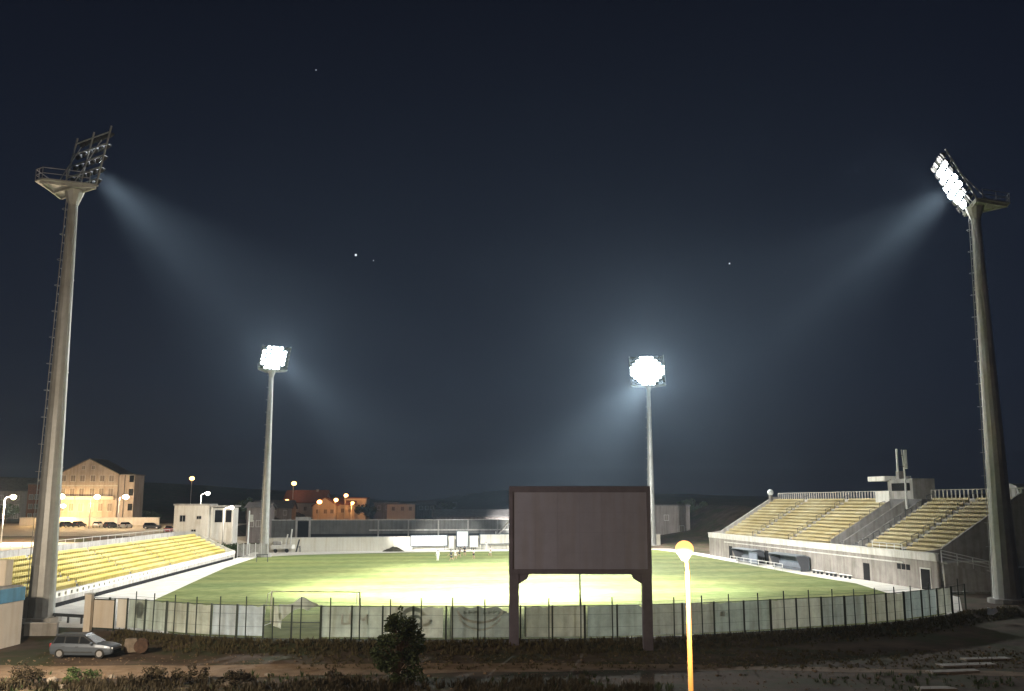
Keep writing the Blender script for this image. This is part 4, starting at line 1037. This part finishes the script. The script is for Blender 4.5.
# ------------------------------------------------------------------ people on the pitch
def skin_mesh(name, V, E_, Rr, mat, parent, sub=1):
    me = bpy.data.meshes.new(name); me.from_pydata(V, E_, []); o = bpy.data.objects.new(name, me); col.objects.link(o); o.parent = parent
    o.modifiers.new('skin', 'SKIN'); ly = me.skin_vertices[0]
    for i, r in enumerate(Rr): ly.data[i].radius = (r, r) if not isinstance(r, tuple) else r
    ly.data[0].use_root = True
    s = o.modifiers.new('sub', 'SUBSURF'); s.levels = sub; s.render_levels = sub
    me.materials.append(mat)
    return o
def person(u, v, label, top, shorts, stride=0.0, face=0, arms=.15, lean=0, legs_mat=None):
    p = ground(u, v, .022); t = thing('person', p, R(face), label, 'person', 'people training on the far half of the pitch')
    st = stride; hip = .92 - abs(st) * .08
    V = [(0, 0, hip), (0, lean * .3, 1.15), (0, lean * .6, 1.38), (0, lean * .75, 1.50), (0, lean * .85, 1.62), (0, lean * .9 + .02, 1.72)]
    E_ = [(0, 1), (1, 2), (2, 3), (3, 4), (4, 5)]; Rr = [.14, .125, .15, .06, .085, .075]
    for sd in (-1, 1):
        k = st * sd
        a = len(V); V += [(sd * .1, 0, hip - .06), (sd * .11, k * .28, hip - .45 + abs(k) * .05), (sd * .11, k * .45 - (.16 if k < 0 else 0), .10 + (.16 if k < -.3 else 0)), (sd * .12, k * .45 - (.16 if k < 0 else 0) + .15, .045 + (.10 if k < -.3 else 0))]
        E_ += [(0, a), (a, a+1), (a+1, a+2), (a+2, a+3)]; Rr += [.105, .075, .05, .042]
        a = len(V); V += [(sd * .19, lean * .6, 1.42), (sd * (.25 + arms), lean * .5 - k * .2, 1.16), (sd * (.24 + arms * 1.3), lean * .5 - k * .3 + .14, .95), (sd * (.24 + arms * 1.3), lean * .5 - k * .3 + .2, .87)]
        E_ += [(2, a), (a, a+1), (a+1, a+2), (a+2, a+3)]; Rr += [.065, .046, .036, .04]
    skin_mesh('body', V, E_, Rr, legs_mat or M['skin'], t)
    sv = [V[0], V[1], V[2], (V[2][0], V[2][1], 1.46)]; se = [(0, 1), (1, 2), (2, 3)]; sr_ = [.165, .155, .175, .09]
    for sd, b in ((-1, 10), (1, 18)):
        a = len(sv); sv += [V[b], tuple(lerp(x, y, .7) for x, y in zip(V[b], V[b+1]))]; se += [(2, a), (a, a+1)]; sr_ += [.09, .075]
    skin_mesh('shirt', sv, se, sr_, top, t)
    sv = [(0, 0, hip + .04)]; se = []; sr_ = [.165]
    for b in (6, 14):
        a = len(sv); sv += [V[b], tuple(lerp(x, y, .75) for x, y in zip(V[b], V[b+1]))]; se += [(0, a), (a, a+1)]; sr_ += [.13, .115]
    skin_mesh('shorts', sv, se, sr_, shorts, t)
    MB().ball((0, lean * .9 - .01, 1.72), .105, 10, 6, (1, 1.05, .85)).build('hair', M['hair'], t, smooth=True)
    return t
W_, D_ = M['white_cloth'], M['dark_cloth']
person(437.8, 560.8, 'person in all white standing alone at the left of the group', W_, W_, 0, 20, .05, 0, W_)
person(451.3, 561, 'person in dark kit striding at the left of the group', D_, D_, .75, 70, .2, .1)
person(455.4, 559, 'person in white shirt and white shorts behind the striding dark one', W_, W_, .3, -30)
person(459.3, 557.2, 'person in dark kit bending slightly in the middle of the group', D_, D_, .5, -80, .25, .3)
person(464.6, 555.6, 'person in dark kit standing apart right of the bending one', D_, D_, .1, 150)
person(473.6, 558.8, 'person in white shirt and dark shorts facing the group', W_, D_, .2, 90)
person(486.3, 550.8, 'person in white before the far boards, farthest from the fence', W_, W_, .1, 180, .1, 0, W_)
person(490.2, 556.2, 'person in white at the right end of the group', W_, W_, .35, -60)

# ------------------------------------------------------------------ plants
def foliage(m, c, r, n, size, sq=(1, 1, 1)):
    for _ in range(n):
        while True:
            q = Vector((random.uniform(-1, 1), random.uniform(-1, 1), random.uniform(-1, 1)))
            if .15 < q.length < 1: break
        p = Vector((c[0] + q.x * r * sq[0], c[1] + q.y * r * sq[1], c[2] + q.z * r * sq[2]))
        d = Vector((random.gauss(0, 1), random.gauss(0, 1), random.gauss(0, .6))).normalized(); e = d.cross(Vector((random.gauss(0, 1), random.gauss(0, 1), random.gauss(0, 1)))).normalized()
        s = size * random.uniform(.6, 1.4)
        m.quad(p - d * s, p + e * s * .42, p + d * s, p - e * s * .42)
def tree(pos, h, label, mat, crown, trunk_h=None, name='tree', cat='tree', group=None, leaf=.16, dens=1.0, tr=.09):
    t = thing(name, pos, random.uniform(0, 6), label, cat, group)
    tk = MB(); tk.tube([(0, 0, -.2), (.05, .02, h * .4), (.0, .05, h * .8)], [tr, tr * .7, tr * .25], 8)
    cm = MB()
    for (x, y, z, r, n, sq) in crown:
        tk.tube([(0, 0, max(.1, z * .55)), (x * .6, y * .6, z * .85), (x, y, z)], [tr * .4, tr * .25, tr * .08], 5)
        foliage(cm, (x, y, z), r, int(n * dens), leaf, sq)
    tk.build('trunk', M['bark'], t); cm.build('crown', mat, t)
    return t
cr = []
rnd = random.Random(3)
for k in range(60):
    z = rnd.uniform(.5, 3.9); rr = interp(z, [(.4, 1.2), (1.2, 1.3), (2.0, 1.5), (2.9, 1.35), (3.5, .85), (4.2, .2)])
    a = rnd.uniform(0, 6.28); d = rr * rnd.uniform(.2, 1.0); cr.append((math.cos(a) * d, math.sin(a) * d, z, rnd.uniform(.28, .52), 120, (1, 1, .9)))
cr += [(.1, 0, 4.2, .22, 40, (1, 1, 1.5)), (1.5, 0, 2.1, .35, 60, (1.3, 1, .5)), (1.9, .1, 2.35, .22, 30, (1.3, 1, .6)), (-1.3, .2, 2.3, .3, 40, (1, 1, .8)), (-.6, 0, 3.5, .3, 40, (1, 1, 1)), (.9, 0, 3.2, .3, 40, (1, 1, 1))]
q = ground(398, 686, -.5); tree((q[0], q[1], -.5), 4.2, 'dark pointed bush in front of the fence banners', M['leaf_dark'], cr, leaf=.10, name='bush', cat='bush', tr=.10)
def lumps(n, rx_, rz_, zc, r0, r1, cnt, seed):
    rn = random.Random(seed); out = []
    for _ in range(n):
        a = rn.uniform(0, 6.28); d = rx_ * math.sqrt(rn.random()); z = zc + rz_ * rn.uniform(-1, 1) * math.sqrt(max(.05, 1 - (d / rx_) ** 2))
        out.append((math.cos(a) * d, math.sin(a) * d, z, rn.uniform(r0, r1), cnt, (1, 1, .8)))
    return out
for i, (u, v, Y, h, wd, lb) in enumerate(((50, 524, 280, 9, 4.0, 'dark tree hidden partly by the near left mast'), (5, 525, 262, 6, 3.6, 'dark low tree at the left picture edge by the lot'), (148, 527, 275, 4.6, 4.2, 'dark shrub right of the gabled building'), (697, 519, 262, 5.2, 4.2, 'dark tree clump left of the grandstand'),
    (684, 515, 290, 5.0, 3.0, 'smaller dark tree behind the orange street lamp'), (246, 518, 262, 5.5, 3.0, 'dark tree between the flat white house and the far left mast'), (366, 519, 320, 4.5, 4.0, 'dim tree right of the orange hillside houses'), (130, 490, 420, 7, 7, 'faint tree on the slope right of the gabled building'), (448, 512, 350, 3.6, 3.6, 'dim tree on the slope above the far boards'))):
    p = at(u, v, Y); tree((p[0], Y, p[2]), h, lb, M['leaf_dark'], lumps(16, wd * .75, h * .32, h * .62, wd * .22, wd * .4, 90, i + 5), leaf=.34, group=None, tr=.2)
# hedge on the bank beside the flat house
p0 = Vector(ground(205, 543)); t = thing('hedge', (-55.2, 176.5, 1.0), R(20), 'green sloping hedge in front of the flat white house', 'hedge')
m = MB(); n2 = MB()
for k in range(34):
    x = -5.2 + 10.6 * k / 33; foliage(m, (x, random.uniform(-.5, .5), .9 - .08 * x + random.uniform(-.2, .25)), .85, 70, .2, (1, 1, .9))
    if k % 3 == 0: n2.tube([(x, 0, -1.5), (x + .1, 0, .8)], [.05, .03], 5)
m.build('leaves', M['leaf_mid'], t); n2.build('stems', M['bark'], t)

# weeds: dry ground cover on the bank below the fence and across the foreground
def weeds(name, n, area, h0, h1, mat, label, blades=7):
    m = MB()
    for _ in range(n):
        x, y = area()
        if y is None: continue
        z = terrain(x, y) - .02; k = random.uniform(h0, h1)
        for b in range(blades):
            a = random.uniform(0, 6.28); r = random.uniform(0, .16); l = k * random.uniform(.5, 1.1); px, py = x + math.cos(a) * r, y + math.sin(a) * r
            d = Vector((math.cos(a), math.sin(a), 0)); wv = Vector((-d.y, d.x, 0)) * random.uniform(.012, .035)
            tip = Vector((px, py, z)) + d * l * random.uniform(.1, .6) + Vector((0, 0, l)); mid = Vector((px, py, z)) + d * l * .12 + Vector((0, 0, l * .55))
            m.quad(Vector((px, py, z)) - wv, Vector((px, py, z)) + wv, mid + wv * 1.3, mid - wv * 1.3); m.tri(mid - wv * 1.3, mid + wv * 1.3, tip)
    o = m.build(name, mat); tag(o, label, name, None, 'stuff'); return o
def bank():
    x = random.uniform(-31, 48); yf = interp(x, FY); return x, yf - abs(random.gauss(.9, 1.1)) - .15
def front():
    x = random.uniform(-34, 34); y = random.uniform(48, 60.5)
    if math.sin(x * .35) + math.sin(y * .8 + x * .2) + math.sin(x * 1.3 - y * .5) * .6 < random.uniform(-.2, .5): return x, None
    return x, y
def front2():
    x = random.uniform(-14, 44); y = random.uniform(62, 69.5) + .02 * abs(x); return x, y if y < interp(x, FY) - .6 else None
weeds('dry_grass', 3600, bank, .10, .42, M['weed'], 'dry weeds on the bank below the fence')
weeds('weed_patch', 1700, front, .10, .45, M['leaf_dark'], 'dark weeds in the foreground')
def front3():
    x = random.uniform(-34, 8); y = random.uniform(49, 57.6) + .8 * math.sin(x * .5) + .5 * math.sin(x * 1.7)
    if math.sin(x * .55 + 1) + math.sin(y * 1.1 - x * .3) + .5 * math.sin(x * 2.1) < random.uniform(-1.6, .2): return x, None
    return x, y
weeds('tall_weeds', 5200, front3, .2, .62, M['weed_dark'], 'dark tangled weeds along the bottom of the picture', 8)
weeds('low_weeds', 1500, front2, .06, .25, M['weed'], 'low weeds along the dirt road')
for i, (u, v, r, lb) in enumerate(((20, 684, 1.0, 'dark round shrub in the bottom left corner'), (78, 683, .85, 'green shrub below the parked hatchback'), (150, 684, 1.0, 'wide dark shrub below the rusty reel'), (190, 682, .9, 'dark shrub right of the wide one at the bottom'), (235, 686, .8, 'dark shrub at the bottom below the tan banner'), (330, 688, .9, 'dark shrub at the bottom left of the pointed bush'))):
    q = ground(u, v, -.5); tree((q[0], q[1], -.55), r * 1.2, lb, M['leaf_mid'] if i == 1 else M['weed_dark'], lumps(14, r * 1.25, r * .5, r * .55, r * .25, r * .45, 70, i + 40), leaf=.09, name='shrub', cat='shrub', group='shrubs along the bottom of the picture', tr=.05)
def rock(pos, s, label, grp):
    m = MB().ball((0, 0, s * .3), s, 9, 6, (1, random.uniform(.6, .9), random.uniform(.45, .65))); m.v = [tuple(c * random.uniform(.86, 1.14) for c in v) for v in m.v]
    return tag(m.build('rock', M['rock'], loc=pos), label, 'rock', grp)
for u, v, s, lb in ((52, 682, .34, 'pale stone left of the green shrub'), (62, 688, .28, 'small pale stone at the bottom left below the hatchback'), (112, 678, .25, 'stone on the dirt right of the green shrub'), (226, 685, .3, 'stone among the dark shrubs at the bottom'), (247, 687, .36, 'larger pale stone right of the shrubs at the bottom'), (268, 676, .25, 'small stone on the edge of the dirt road')):
    q = ground(u, v, -.5); rock((q[0], q[1], -.52), s, lb, 'stones in the foreground')
gm_ = MB()
for _ in range(2600):
    x = random.uniform(-34, 40); y = random.gauss(61.5, 4.5)
    if y > interp(x, FY) - 1.5 or y < 48: continue
    r = random.uniform(.02, .06) if random.random() < .96 else random.uniform(.07, .13)
    gm_.box(x, y, terrain(x, y) + r * .25, r * 2, r * 1.5, r, random.uniform(0, 3), .6)
go = gm_.build('gravel', M['track_dirt']); tag(go, 'scattered gravel along the dirt road', None, None, 'stuff')
# pale slabs standing in for stripes of light on the dirt
SG = 'light stripes laid as pale slabs at the lower right'
for u, v, L, wd, rz, lb in ((986, 658.5, 3.2, .75, 6, 'farthest light stripe laid as pale slab at the lower right'), (966, 664.5, 3.9, .95, 8, 'second light stripe laid as pale slab from the far end'), (953, 671, 3.2, .85, 8, 'third light stripe laid as pale slab in the middle of the row'), (936, 688, 2.0, .8, 4, 'nearest light stripe laid as pale slab at the bottom edge')):
    q = ground(u, v, -.42); t = thing('light_stripe_slab', (q[0], q[1], -.5), R(rz), lb, 'slab', SG); s_ = MB().bx(-L/2, L/2, -wd/2, wd/2, -.05, .12)
    s_.v = [(x + random.uniform(-.12, .12), y + random.uniform(-.08, .08), z) for x, y, z in s_.v]; s_.build('slab', M['concrete'], t, bevel=.03)
q = ground(993, 615.5); m = MB(); m.quad((-.5, 0, .1), (0, -.1, .05), (.05, .1, .55), (-.35, .15, .7)); m.quad((0, -.1, .05), (.5, .05, .3), (.4, .15, .72), (.05, .1, .55))
tag(m.build('paper_scrap', M['board_white'], loc=q), 'crumpled white scrap of paper at the foot of the right mast', 'litter')

# ------------------------------------------------------------------ stars
for u, v, r, lb in ((355.8, 255, 4.6, 'brightest star, left of the centre sky'), (373.5, 260.5, 1.9, 'faint star right beside the brightest one'), (729.5, 263.5, 3.0, 'single star right of the central floodlight'), (316, 70, 2.2, 'faint star high in the upper left sky')):
    p = at(u, v, 3600); tag(MB().ball((0, 0, 0), r, 10, 6).build('star', M['star'], loc=p), lb, 'star', 'stars')
